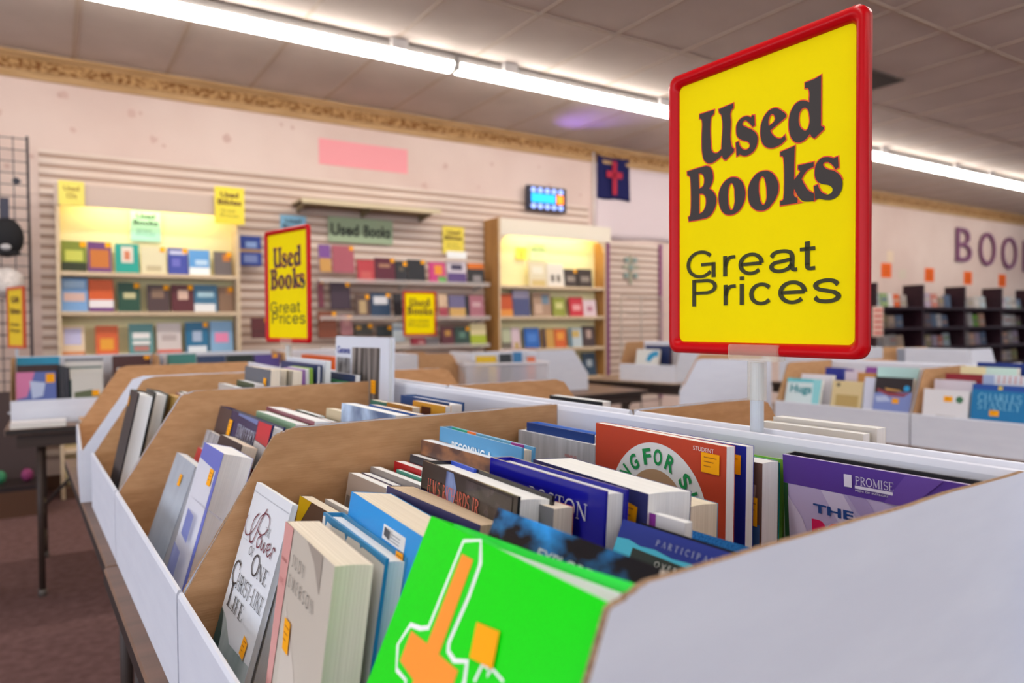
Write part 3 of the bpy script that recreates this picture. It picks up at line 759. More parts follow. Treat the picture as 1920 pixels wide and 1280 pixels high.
def workbook(key, label, col, arch):
    t = cbook(key, label, col, pages=PWHITE, gloss=.3, art=([('e4e2e0', ARCH), ('b08c68', ARCI)] if arch else []), sticker=STK2(167 if arch else 172), name='workbook',
          text=[('sans', 'STUDENT', .1560, .1830, .0085, .0042, 'e8dcd8')] + [('sans', 'LIST PRICE', (.171 if arch else .176), (.187 if arch else .192), .0165, .0022, '6a4410'), ('sans', 'DISCOUNT PRICE', (.168 if arch else .173), (.189 if arch else .194), .0198, .0022, '6a4410'), ('sans', '2.98', (.176 if arch else .181), (.189 if arch else .194), .0265, .0045, 'c8780c')])
    return t
wb = workbook('redwb', 'red student workbook with green words on a white arch', 'c0452a', True)
mb = MB()
Hw = posed('redwb')['H']
for ch, a in ANG:
    vs_, fs = sans(ch, .03)
    wdt = .006 if ch == 'I' else .0125
    for f in [0]:
        pts = []
        for v in vs_:
            x, y = (v[0] - .5) * wdt, v[1] * .0165 + .0515
            c_, s_ = math.cos(R(a - 90)), math.sin(R(a - 90))
            pts.append((.103 + x * c_ - y * s_, -.0012, Hw - .083 + x * s_ + y * c_))
        mb.raw(pts, fs, mat('128c46', .5))
for ch in wb.children:
    if ch.name.startswith('cover'):
        mb.build('arch_lettering', ch)
workbook('bluewb', 'deep blue student workbook directly behind the red one', '2232a4', False)
cbook('picbook', 'white-paged book with a photo cover and orange tag, right of the blue workbook', '6a4a40', pages=PWHITE, T=.026,
      art=[('3a5c94', mm([(2, 60), (138, 60), (138, 120), (2, 120)])), ('b08c80', mm([(90, 18), (134, 22), (130, 60), (92, 56)]))], sticker=mm([(126, 34), (136, 34), (136, 62), (126, 62)]))
cbook('turq', 'turquoise hardback with a lime green back', '2cb0c0', back='8cc03c', hard=True, T=.014, pages=mat('34b8c4', .6))
cbook('promise', 'lavender boxed set with a purple band at the far right', 'c2b4dc', spine='26262a', hard=True, W=.19, T=.019, lean=-3.5, pages=mat('26262a', .5),
      art=[('5a3a98', mm([(0, 0), (190, 0), (190, 28), (0, 28)])), ('2c5c34', mm([(0, 28), (5, 28), (5, 270), (0, 270)])), ('d6cce8', mm([(40, 28), (62, 28), (118, 120), (96, 120)])), ('d6cce8', mm([(5, 40), (20, 60), (52, 150), (40, 150), (5, 80)])), ('ad9ccc', mm([(66, 28), (84, 28), (150, 120), (136, 120)])), ('6c4ca8', mm([(120, 0), (150, 0), (122, 28), (100, 28)])),
           ('e2dcee', mm([(64, 8.5), (71.5, 8.5), (71.5, 20), (64, 20)])), ('e2dcee', mm([(74.5, 17.2), (108.5, 17.2), (108.5, 20), (74.5, 20)]))],
      text=[('serif', 'PROMISE', .0745, .1090, .0163, .0072, 'e2dcee'), ('sans', 'PK', .0648, .0708, .0185, .008, '4a2a86', .02), ('sans', 'KEEPERS', .077, .106, .0196, .002, '4a2a86', .03), ('sans', 'MEN OF INTEGRITY', .0745, .1085, .0228, .0018, 'e2dcee'),
            ('sans', 'THE', .0320, .0720, .0505, .0085, '23468c', .03), ('sans', 'POWER', .0300, .1280, .088, .030, 'dc1c5c', .06)])
cbook('becoming', 'light blue hardback with white lettering and a coloured rim at the back', '5c9ecc', hard=True, pages=PCREAM, T=.017, text=[('sans', 'BECOMING A', .036, .132, .0245, .0115, 'e4ecf0', .02)],
      toplines=((.01, .05, '1c9c84'), (.05, .072, 'e8742c'), (.072, .15, '5c9ec4'), (.15, .172, '8c2c84')))
cbook('fire', 'brown softback with a fiery glow on its cover', noisy('fiery_cover', '5c4440', 'c08458', (20, 20, 40), .3, 3, 0, .4, .45, .75), pages=PWHITE)
cbook('gray24', 'grey ribbed softback left of the red workbook', noisy('grey_ribbed', 'a4a4a8', 'c4c4c8', (90, 10, 6), .4, 2), pages=PWHITE, text=[('sans', 'PARABLES', .105, .128, .022, .004, 'c04c48')])
cbook('yellow25', 'thin cream-yellow booklet behind the grey ribbed softback', 'e0cf94', pages=PCREAM, T=.006)
cbook('blue26', 'blue and navy hardback at the back wall of the nearest box', '1c3c7c', spine='3c6cc4', hard=True, pages=PWHITE, v=.585)
cbook('yellow27', 'small brown paperback with a yellow corner', '6c5448', pages=PCREAM, art=[('f0c810', mm([(0, 0), (40, 0), (12, 30), (0, 34)]))])
cbook('white27', 'small white booklet beside the small brown paperback', 'd0ccc8', T=.008)
cbook('tan28', 'taupe paperback with a small barcode, frontmost of the stack along the kraft side', 'a8988c', pages=PWHITE, art=[('6c625c', mm([(3 + 2 * k, 26), (4 + 2 * k, 26), (4 + 2 * k, 40), (3 + 2 * k, 40)])) for k in range(8)])
cbook('tan28b', 'slim violet-edged paperback behind the taupe paperback', '6c6884', pages=PWHITE)
cbook('tan28c', 'grey-brown paperback third along the kraft side', '8c8480', pages=PWHITE, T=.013)
cbook('greenthin', 'thin sea-green booklet before the small red book', '5ca894', pages=PWHITE, W=.07)
cbook('red29', 'small red paperback along the kraft side', 'b41c24', pages=PWHITE)
cbook('dark29', 'small charcoal paperback behind the small red one', '3a3a42', pages=PWHITE)

# ---- box two
cbook('graybk', 'blue-grey hardback with an orange dot tag, leaning in the second box', noisy('grey_cloth', 'a0aab8', 'b0bac6', (20, 20, 20), .4, 3), hard=False, lean=19, pages=PWHITE, sticker=mm([(80, 24), (98, 24), (98, 42), (80, 42)]))
LINES = [('6a78c0', mm([(18 + 2.6 * k, 92), (19.4 + 2.6 * k, 92), (19.4 + 2.6 * k, 128), (18 + 2.6 * k, 128)])) for k in range(24)] + [('6a78c0', mm([(18 + 3.2 * k, 140), (19.6 + 3.2 * k, 140), (19.6 + 3.2 * k, 176), (18 + 3.2 * k, 176)])) for k in range(20)] + [('4a4e66', mm([(14 + 2.2 * k, 190), (15.3 + 2.2 * k, 190), (15.3 + 2.2 * k, 222), (14 + 2.2 * k, 222)])) for k in range(20)]
cbook('vine', 'thick lavender-white paperback with barcode panels on its back cover', '6470c8', pages=PWHITE, T=.04, W=.116, lean=16.5,
      art=[('d8dae6', mm([(0, 22), (104, 26), (104, 250), (0, 250)]))] + LINES, text=[('sans', 'Irene Prince', .014, .096, .076, .010, '8c8ea0', 0, .3)], sticker=mm([(78, 26), (98, 26), (98, 48), (78, 48)]))
cbook('redbit', 'small red book peeking out behind the lavender paperback', 'c8323c', pages=PWHITE)
cbook('blackv', 'black-covered paperback with cream pages behind the lavender one', '241820', pages=PCREAM, W=.138, T=.024)
cbook('stripe', 'white-striped grey softback at the kraft side of the second box', noisy('striped_grey', '5c5c64', 'c8c8cc', (220, 4, 4), .4, 1, 0, .4, .45, .55), T=.009)
cbook('tim', 'wide navy picture book with a ribbed brown panel and red corner', '222c5c', pages=PWHITE, hard=True, T=.02, gloss=.25,
      art=[(noisy('brown_ribbed', '40343a', '5c4c4c', (260, 4, 4), .4, 1), mm([(2, 1), (90, 1), (118, 90), (118, 262), (2, 262)])), ('c02234', mm([(258, 1), (329, 1), (329, 34), (262, 30)])), ('e4e2e6', mm([(262, 31), (329, 35), (329, 75), (266, 70)])), ('c02234', mm([(266, 71), (329, 76), (329, 110), (268, 100)])), ('6c7cb0', mm([(140, .5), (258, .5), (258, 8), (140, 4)]))],
      text=[('serif', 'TIM', .150, .190, .038, .020, 'c8ccdc'), ('serif', 'FERRY', .196, .262, .040, .020, 'c8ccdc')], sticker=mm([(92, 16), (114, 16), (114, 44), (92, 44)]))
cbook('sage', 'sage green softback in the second box', '8cb090', pages=PWHITE)
cbook('wh1', 'wide white-paged album with a thin maroon line', '8c4c5c', pages=PWHITE, W=.250, T=.028)
cbook('wh2', 'white paperback with a dark green edge', '2c5c50', pages=PWHITE)
cbook('wh3', 'white paperback with a black edge at the near side of the second box', '2a2a30', pages=PWHITE, W=.063)
cbook('tank', 'tan-paged paperback left of the misty blue book', 'c0b090', pages=PCREAM)
cbook('bluegray', 'misty blue mountain-cover book in the second box', noisy('misty_blue', '4c648c', 'b8d0ec', (12, 12, 12), .3, 3, 0, .4, .4, .6), pages=PWHITE, toplines=())
cbook('tanl', 'tan-paged book with a blue-rimmed cover', '3464b4', pages=PCREAM)
cbook('greent', 'green paperback with tan pages, far back in the second box', '2c6c5c', pages=PCREAM)
cbook('brownor', 'ochre brown paperback with tan pages', 'b47828', pages=PCREAM)
cbook('orange', 'orange-rimmed book with a brown label', 'd89c34', pages=PWHITE, art=[('5c3428', mm([(30, 6), (62, 6), (62, 40), (30, 40)]))])
cbook('blueh', 'dark blue hardback by the white back of the second box', '1c4880', hard=True, pages=PWHITE)
# ---- box three
cbook('black3', 'thick black hardback with an orange tag, front of the third box', '1e1e26', hard=True, pages=PWHITE, sticker=mm([(14, 14), (30, 14), (30, 34), (14, 34)]))
cbook('white3', 'white-paged hardback with a grey cover, behind the thick black one', '4c5454', hard=True, pages=PWHITE)
cbook('tan3', 'yellowed paperback behind the white-paged hardback', 'c8a050', pages=noisy('old_page_edges', 'b8925c', 'd0ac78', (2, 1500, 2), .8, 2, 0, .2))
cbook('maroon3', 'white book with a maroon cover in the third box', '7c2c3c', pages=PWHITE, W=.17)
cbook('green3', 'dark green topped book in the third box', '2c5040', pages=PWHITE, v=.318)
cbook('whitelow', 'low white paperback over the kraft divider', 'c8c4c0', pages=PWHITE)
cbook('dkgreen', 'dark olive hardback with white pages over the kraft divider', '2c4424', pages=PWHITE)
cbook('graycov', 'charcoal paperback with a faded red title and orange tag', '5c6470', pages=PCREAM, text=[('sans', 'Harvest', .060, .13, .045, .014, '9c4c60')], sticker=mm([(150, 18), (170, 18), (170, 48), (150, 48)]))
cbook('cream3a', 'cream paperback behind the charcoal one', 'd0c0a0', pages=PCREAM)
cbook('cream3b', 'ivory paperback second behind the charcoal one', 'c0b8a8', pages=PCREAM)
for k, (c_, nm) in enumerate((('5c2c5c', 'plum'), ('d8d4dc', 'white'), ('9c6cb8', 'lilac'), ('e4e4e8', 'pearl'), ('88b040', 'leaf green'))):
    v_ = .4795 + .0086 * k
    H_ = 1.0735 + .0012 * k - ZF
    book('thin %s booklet among the upright markers before the wide navy hardback' % nm, row(-1.495 - .0015 * k - .12, v_, ZF), A_ROW, 0, .12, .008, H_, c_, pages=mat(c_, .6))
cbook('navyh', 'wide navy hardback behind the thin coloured booklets', '24386c', hard=True, pages=PWHITE)
cbook('whiteblk', 'wide white softback at the foot of the small red sign', 'dcdfe8', pages=PWHITE)
cbook('green583', 'emerald green book with a red centre', '10803c', pages=mat('10803c', .5), W=.22, art=[('b83c3c', mm([(110, 0), (128, 0), (128, 30), (110, 30)]))])
cbook('navyt', 'white-paged book with a thin navy cover below the photo binder', '2c3860', pages=PWHITE)
cbook('photo', 'tall white binder with black-and-white photographs on its cover', 'd8dce8', hard=True, pages=PWHITE,
      art=[(noisy('winter_trees', '2c2624', '9c928c', (60, 60, 3), .4, 4, 0, .3, .4, .65), mm([(100, 24), (248, 22), (248, 200), (100, 200)])), (noisy('grey_photo', '4c4c50', 'a8a8ac', (50, 50, 30), .4, 4), mm([(12, 48), (92, 48), (92, 200), (12, 200)]))],
      text=[('sans', 'Geneva', .012, .090, .038, .016, '44509c', .02)], sticker=mm([(208, 90), (232, 90), (232, 118), (208, 118)]))
# ---- boxes facing away
cbook('oppwhite', 'white hardback lying across the far box behind the big sign pole, with taupe spine ends', 'd4d0cc', back='c8c4c4', pages=PWHITE, W=.135)
cbook('oppwhite2', 'slim ivory book before the white hardback in the far box', 'd8d4cc', pages=PWHITE, W=.135)
cbook('oppdark', 'black-edged white book in the turned-away box near the middle', '1c242c', pages=PWHITE)
cbook('orange3', 'bright orange folder behind the small red sign pole', 'e0601c', pages=mat('e0601c', .5), W=.3)

# ================================================================ red framed signs
def rrect(x0, z0, x1, z1, r, n=6):
    pts = []
    for cx, cz, a in ((x1 - r, z1 - r, 0), (x0 + r, z1 - r, 90), (x0 + r, z0 + r, 180), (x1 - r, z0 + r, 270)):
        pts += [(cx + r * math.cos(R(a + 90 * i / n)), cz + r * math.sin(R(a + 90 * i / n))) for i in range(n + 1)]
    return pts
RED = mat('bf000c', .28, .2, 'red_plastic')
YEL = noisy('yellow_card', 'f4dc00', 'f8e000', (8, 8, 8), .6, 3, 0, .06)
PLATE = clear('clear_plastic', 'eadfc8', .28, .15)
def framed_sign(label, loc, rz, pole_h, small=1.0, full=True):
    """printed card 264 x 347 mm in a red snap frame on a pole; origin at the pole foot"""
    t = thing('sign', label, 'sign', loc, rz)
    W2, H = .1322 * small, .3468 * small
    z0 = pole_h
    mb = MB()
    rings = [(0, .004), (0, -.004), (.0035, -.0068), (.009, -.0068), (.0125, -.0030), (.0142, -.0005)]
    loops = []
    for ins, y in rings:
        r_ = max(.013 - ins * .4, .006)
        loops.append([(x, y, z) for x, z in rrect(-W2 + ins, z0 + ins, W2 - ins, z0 + H - ins, r_)])
    n = len(loops[0])
    vs_ = [p for L in loops for p in L]
    fs = []
    for k in range(len(loops) - 1):
        for i in range(n):
            fs.append((k * n + i, k * n + (i + 1) % n, (k + 1) * n + (i + 1) % n, (k + 1) * n + i))
    back = [(x, .004, z) for x, z in rrect(-W2 + .0142, z0 + .0142, W2 - .0142, z0 + H - .0142, .007)]
    b0 = len(vs_)
    vs_ += back
    for i in range(n):
        fs.append((i, (i + 1) % n, b0 + (i + 1) % n, b0 + i))
        fs.append(((len(loops) - 1) * n + i, (len(loops) - 1) * n + (i + 1) % n, b0 + (i + 1) % n, b0 + i))
    mb.raw(vs_, fs, RED)
    fr = mb.build('frame', t)
    for p in fr.data.polygons:
        p.use_smooth = True
    mb = MB()
    mb.prism(rrect(-W2 + .0135, z0 + .0135, W2 - .0135, z0 + H - .0135, .0075), 'y', .0005, .0022, YEL)
    card = mb.build('card', t)
    mb = MB()
    put(mb, USED_BOOKS_LINE, 0, z0, small, small, -.0001, mat('e8542c', .55, .3))
    put(mb, USED_BOOKS, 0, z0, small, small, -.0004, mat('3c3634', .6, .3))
    mb.build('heavy_lettering', card)
    mb = MB()
    put(mb, GREAT_PRICES, 0, z0, small, small, -.0004, mat('3c3a1c', .6, .3))
    mb.build('slim_lettering', card)
    mb = MB(); mb.tube((0, .001, 0.004), (0, .001, z0 - .008), .0076, mat('c6ccd4', .35, .5, 'grey_plastic_pole'), 20); mb.build('pole', t, smooth=False)
    mb = MB(); mb.box(-.034, -.0085, z0 - .006, .034, .0065, z0 + .0125, PLATE); mb.build('clip_holder', t, .0012, 2)
    mb = MB()
    for k in range(1):
        mb.tube((0, .001, z0 - .050), (0, .001, z0 - .006), .0105, PLATE, 20)
    mb.build('socket', t)
    mb = MB(); mb.box(-.06, -.012, 0, .06, .012, .004, mat('c6ccd4', .35, .5, 'grey_plastic_pole')); mb.build('base_plate', t)
    return t
framed_sign('large red-framed yellow sign on a grey pole, nearest the viewer', row(-.5119, .690, ZT), A_ROW - .0319, 1.1324 - ZT)
framed_sign('smaller-looking red-framed yellow sign standing before the slatwall books', row(-2.185, .684, ZT), A_ROW + .197, 1.1174 - ZT)

# ================================================================ the long wall: slatwall, bookcases, signs
def rthing(name, label, cat, u, d, z=0, extra=0.0, group=None):
    return thing(name, label, cat, room(u, d, z), A_ROOM + extra, 0, group)
SLAT = noisy('slatwall_laminate', 'dcc8b8', 'e4d2c4', (2, 2, 2), .5, 3)
def slatwall(label, u0, u1, z0, z1, pitch, trim=None):
    t = rthing('slatwall_panel', label, 'slatwall', u0, DW)
    W_ = u1 - u0
    mb = MB(); mb.box(0, -.008, z0, W_, -.001, z1, mat('b69a89', .7)); mb.build('groove_backing', t)  # backing darker than the slats: the grooves' shade put into its colour
    mb = MB()
    z = z0
    while z < z1 - .02:
        a, b = z, min(z + pitch * .57, z1)
        mb.prism([(-.001, a), (-.015, a), (-.017, a + .003), (-.017, b - .003), (-.015, b), (-.001, b)], 'x', 0, W_, SLAT)
        z += pitch
    mb.build('slats', t)
    if trim:
        for x in (-.012, W_ - .03):
            mb = MB(); mb.box(x, -.04, z0, x + .045, -.0235, z1 + .02, mat(trim, .5)); mb.build('edge_trim', t, .003, 1)
    return t
slatwall('cream slatwall panel behind the bookcases on the long wall', -.06, 4.86, .25, 2.42, .0715)
slatwall('narrow cream slatwall panel with mauve edge trims right of the right bookcase', 5.10, 5.9, .3, 2.05, .0715, '8c4c76')

SHELF_BOOKS = [
 ('bc1r1', 'olive green landscape-cover book', .06, .209, 1.581, 1.758, '7d8a2e', [(0, .0, 1, .3, '2b3318'), (.15, .35, .85, .7, 'c8cc5a')], 1),
 ('bc1r1', 'purple book with an orange temple', .214, .36, 1.568, 1.761, '6a3c78', [(.1, .15, .9, .75, 'c0702e')], 1),
 ('bc1r1', 'teal book with a pale portrait', .382, .531, 1.562, 1.757, '1a9a90', [(.25, .35, .75, .9, 'd8cfc4'), (.38, .45, .62, .75, 'c87a5a')], 0),
 ('bc1r1', 'cream patterned book', .544, .706, 1.567, 1.747, 'd8d0b0', [(.2, .1, .8, .3, 'b8ac8c')], 1),
 ('bc1r1', 'indigo starlit book', .718, .855, 1.566, 1.743, '3c48a0', [(.2, .3, .6, .6, '6a6ac0'), (.1, .75, .9, .9, 'c0c4e4')], 1),
 ('bc1r1', 'sky blue book with white cloud base', .861, 1.003, 1.558, 1.737, '5c9ad8', [(0, 0, 1, .3, 'e8ecf0'), (.3, .4, .9, .6, 'b8d4f0')], 0),
 ('bc1r1', 'grey brown slim book', 1.034, 1.162, 1.577, 1.732, '6a6060', [(.5, .6, .9, .9, 'c87830')], 1),
 ('bc1r2', 'sky blue book with pink clouds', .053, .21, 1.276, 1.508, '7aa4d4', [(.1, .3, .9, .55, 'd8b4a8'), (.1, .7, .9, .9, 'a8c8e8')], 0),
 ('bc1r2', 'orange book with white band and purple base', .218, .366, 1.289, 1.5, 'd85a20', [(0, .12, 1, .36, 'ece4e4'), (0, 0, 1, .12, '6a2a7a')], 0),
 ('bc1r2', 'dark green cloth book with a cream title', .394, .534, 1.29, 1.482, '1e4a38', [(.25, .45, .8, .65, 'c8c090')], 1),
 ('bc1r2', 'brown book with a tan emblem', .579, .725, 1.291, 1.472, '4e3838', [(.2, .5, .75, .85, '8a6c58')], 1),
 ('bc1r2', 'maroon book with cream medallion', .737, .888, 1.292, 1.476, '5c2028', [(.3, .45, .75, .8, 'd8b4a0')], 1),
 ('bc1r2', 'steel blue book with white base', .891, 1.053, 1.293, 1.477, '3c7090', [(0, 0, .9, .3, 'e4e4e4'), (.15, .55, .85, .75, 'a8c8d4')], 0),
 ('bc1r2', 'tan brown half-hidden book', 1.062, 1.171, 1.294, 1.469, '86664e', [(.5, .7, .9, .95, 'b87848')], 1),
 ('bc1r3', 'cream book with a lilac disc', .052, .188, .983, 1.178, 'e8d0b0', [(.1, .35, .85, .9, 'c8c4e8'), (0, 0, 1, .12, 'd89060')], 0),
 ('bc1r3', 'orange sunset book', .252, .39, .98, 1.177, 'd8602c', [(.2, .15, .8, .55, 'e8a02c')], 0),
 ('bc1r3', 'grey teal book with white bars', .458, .615, .981, 1.188, '5c9090', [(.15, .5, .85, .7, 'ece8e4'), (.15, .3, .85, .42, 'ece8e4'), (.2, .08, .8, .25, 'b87870')], 0),
 ('bc1r3', 'pale grey book with a red base', .638, .798, .982, 1.194, 'd4c8c4', [(0, 0, 1, .1, 'd05848'), (.2, .4, .8, .6, 'b8a8a4')], 0),
 ('bc1r3', 'deep blue book with white building', .828, .988, .981, 1.2, '1c6c94', [(.1, .0, .9, .2, 'dce4ec'), (.3, .35, .7, .7, 'a8b8d0')], 1),
 ('bc1r3', 'light blue book with a pink title', .999, 1.16, .983, 1.206, '84acd0', [(.2, .3, .8, .62, 'e888b0')], 0),
 ('slatL', 'blue video case on the slatwall', 1.253, 1.424, 1.646, 1.886, '1c3c94', [(.0, .45, 1, .55, 'b08850'), (.2, .1, .8, .35, '7888c0'), (.3, .6, .8, .8, '88a4d8')], 0),
 ('mr1', 'purple and tan book', 1.868, 1.966, 1.61, 1.839, '7c4a90', [(0, 0, 1, .5, 'c8944c')], 0),
 ('mr1', 'dusty pink binder', 1.981, 2.167, 1.608, 1.84, 'a85460', [], 1),
 ('mr1', 'coral red book', 2.197, 2.349, 1.531, 1.729, 'b83c44', [(.2, .2, .8, .5, 'c85c58')], 0),
 ('mr1', 'maroon leather bible', 2.357, 2.539, 1.535, 1.752, '5c1c30', [(.2, .62, .75, .75, 'a8785c')], 1),
 ('mr1', 'black bible with gilt mark', 2.547, 2.657, 1.539, 1.727, '26262c', [(.3, .55, .7, .75, '5c5040')], 1),
 ('mr1', 'plain black bible', 2.666, 2.831, 1.551, 1.749, '202026', [], 1),
 ('mr1', 'hot pink and orange book', 2.875, 3.037, 1.548, 1.734, 'c8387c', [(.3, .4, .8, .85, 'e8902c'), (.5, 0, 1, .3, '60a850')], 0),
 ('mr1', 'white and violet book', 3.055, 3.25, 1.553, 1.75, 'd0c4cc', [(0, 0, 1, .45, '5c447c'), (.2, .6, .8, .85, '3c3450')], 0),
 ('mr1', 'black book with orange top', 3.269, 3.442, 1.55, 1.741, '2c2a2c', [(0, .72, 1, 1, 'd8701c'), (.3, .1, .8, .4, '8c8484')], 0),
 ('mr2', 'maroon slim book', 1.857, 1.902, 1.314, 1.536, '6c2438', [], 1),
 ('mr2', 'dark plum bible', 1.962, 2.132, 1.301, 1.533, '3c2838', [], 1),
 ('mr2', 'brown book with framed picture', 2.177, 2.305, 1.225, 1.431, '5c443c', [(.25, .2, .75, .75, 'b89c70')], 1),
 ('mr2', 'navy book with white block title', 2.313, 2.494, 1.225, 1.449, '2c4460', [(.15, .55, .85, .85, 'd8d8dc')], 1),
 ('mr2', 'black narrow book', 2.527, 2.603, 1.241, 1.444, '26242c', [], 0),
 ('mr2', 'cream and red book', 2.962, 3.052, 1.241, 1.452, 'd4b494', [(0, 0, 1, .4, 'a84050')], 0),
 ('mr2', 'violet and yellow sunset book', 3.071, 3.238, 1.224, 1.438, '6c6488', [(0, 0, 1, .45, 'd0a45c')], 0),
 ('mr2', 'black slim spine-out book', 3.242, 3.28, 1.224, 1.44, '1c1c24', [], 0),
 ('mr2', 'rose pink book', 3.285, 3.439, 1.224, 1.441, 'a86874', [(.2, .5, .8, .7, 'c8a0a4')], 0),
 ('mr3', 'dark red boxed bible', 1.321, 1.46, 1.071, 1.234, '5c1a20', [(0, .3, 1, .36, '481418')], 1),
 ('mr3', 'brown leather case', 1.854, 2.012, 1.063, 1.285, '7c3a1c', [], 1),
 ('mr3', 'pink patterned book', 2.043, 2.144, 1.083, 1.256, '9c6468', [(.3, .5, .8, .8, 'b88480')], 1),
 ('mr3', 'black boxed set with orange dots', 2.166, 2.326, 1.081, 1.18, '2c2820', [(.1, .5, .35, .8, 'c89020')], 1),
 ('mr3', 'dark slate book', 2.367, 2.507, 1.07, 1.163, '2c3438', [], 1),
 ('mr3', 'white and pale blue book', 2.516, 2.626, 1.021, 1.186, 'c8d4dc', [(0, .6, 1, .75, '9cb4d0')], 0),
 ('mr3', 'maroon book with gold crest', 2.986, 3.119, .976, 1.151, '5c2430', [(.3, .5, .75, .8, 'b8843c')], 0),
 ('mr3', 'dark green leafy book', 3.127, 3.283, .973, 1.15, '2c443c', [(.3, .4, .7, .7, '5c8070')], 1),
 ('mr3', 'yellow-green meadow book', 3.292, 3.46, .964, 1.174, 'a8b82c', [(0, .5, 1, 1, 'd8c898')], 0),
 ('mr4', 'crimson book', 2.69, 2.827, .983, 1.053, '9c2038', [(.5, .2, .9, .6, 'c88a8c')], 0),
 ('mr4', 'grey photo book', 2.833, 2.967, .979, 1.047, '6c6468', [], 0),
 ('mr4', 'cream boxed set', 2.514, 2.676, .95, 1.036, 'd4c8bc', [], 0),
 ('bc2r1', 'cream picture book', 3.943, 4.15, 1.549, 1.785, 'd8ccb0', [(.1, .0, .9, .25, 'c8b078'), (.2, .5, .8, .8, 'e4dccc')], 0),
 ('bc2r1', 'white figure-print book', 4.162, 4.363, 1.54, 1.775, 'dcd4cc', [(.2, .2, .4, .5, '6c6058'), (.55, .2, .75, .5, '6c6058')], 0),
 ('bc2r1', 'dark brown paired book with pale letters', 4.375, 4.534, 1.548, 1.724, '3c3030', [(.2, .3, .8, .6, '8c8078')], 1),
 ('bc2r1', 'dark brown twin book at right', 4.546, 4.729, 1.557, 1.73, '3a2e2c', [(.2, .3, .8, .6, '8c8078')], 0),
 ('bc2r2', 'orange book with yellow base', 3.599, 3.745, 1.258, 1.461, 'c85424', [(0, 0, 1, .3, 'e0903c')], 0),
 ('bc2r2', 'navy to lilac book', 3.752, 3.946, 1.262, 1.498, '4c5078', [(0, .7, 1, 1, 'a8a0b8')], 0),
 ('bc2r2', 'tan mosaic picture book', 3.987, 4.2, 1.267, 1.483, 'a88870', [(.1, .1, .5, .5, 'c8a890'), (.5, .5, .9, .9, '6c8090')], 0),
 ('bc2r2', 'lime green book', 4.23, 4.381, 1.267, 1.439, '94983c', [(.2, .4, .8, .7, 'd0cc84')], 0),
 ('bc2r2', 'bright red book', 4.439, 4.607, 1.267, 1.442, 'c83440', [(.2, .3, .8, .6, 'e8a0a0')], 0),
 ('bc2r2', 'white book with pink streaks', 4.612, 4.779, 1.264, 1.415, 'dcc4c8', [(.3, .3, .7, .6, 'b87888')], 0),
 ('bc2r3', 'pale sage book', 3.625, 3.727, .965, 1.135, 'b8bc9c', [(0, 0, 1, .3, '6c6458')], 0),
 ('bc2r3', 'pale pink book', 3.734, 3.831, .963, 1.134, 'd4bcc4', [(.3, 0, .8, .3, 'b89c5c')], 0),
 ('bc2r3', 'round-topped royal blue book', 3.889, 4.058, .955, 1.132, '2c64b4', [(.2, .3, .8, .7, '4c80cc')], 0),
 ('bc2r3', 'amber book with dark side', 4.095, 4.24, .951, 1.125, 'c8984c', [(0, 0, .3, 1, '3c2c38')], 0),
 ('bc2r3', 'orange red book', 4.25, 4.389, .947, 1.12, 'd0602c', [(.2, .4, .8, .8, 'e89c3c')], 0),
 ('bc2r3', 'white book with blue edges', 4.432, 4.593, .947, 1.128, 'b8c4c8', [(.2, .5, .8, .85, 'c8a860'), (0, 0, .2, 1, '4c7084')], 0),
 ('bc2r3', 'dark portrait book', 4.605, 4.762, .947, 1.146, '4c3c3c', [(.3, .4, .7, .8, 'b89c90')], 0),
 ('bc2r4', 'dark blue book with white moon', 4.604, 4.774, .654, .868, '34485c', [(.3, .4, .7, .7, 'a8b0b8')], 0),
]

WHERE = {
 'bc1r1': ('on the top shelf of the left bookcase', 5.80, 'books on the left bookcase'), 'bc1r2': ('on the second shelf of the left bookcase', 5.80, 'books on the left bookcase'),
 'bc1r3': ('on the third shelf of the left bookcase', 5.80, 'books on the left bookcase'), 'slatL': ('right of the left bookcase', 5.98, None),
 'mr1': ('on the top clear shelf of the slatwall', 5.90, 'books on the slatwall shelves'), 'mr2': ('on the middle clear shelf of the slatwall', 5.90, 'books on the slatwall shelves'),
 'mr3': ('on the lowest clear shelf of the slatwall', 5.90, 'books on the slatwall shelves'), 'mr4': ('below the lowest clear shelf of the slatwall', 5.90, 'books on the slatwall shelves'),
 'bc2r1': ('on the lit top shelf of the right bookcase', 5.88, 'books on the right bookcase'), 'bc2r2': ('on the second shelf of the right bookcase', 5.88, 'books on the right bookcase'),
 'bc2r3': ('on the third shelf of the right bookcase', 5.88, 'books on the right bookcase'), 'bc2r4': ('on the lowest visible shelf of the right bookcase', 5.88, 'books on the right bookcase')}
SHELF_Z = {'bc1r1': 1.545, 'bc1r2': 1.273, 'bc1r3': .975, 'bc2r1': 1.540, 'bc2r2': 1.243, 'bc2r3': .930, 'bc2r4': .63}
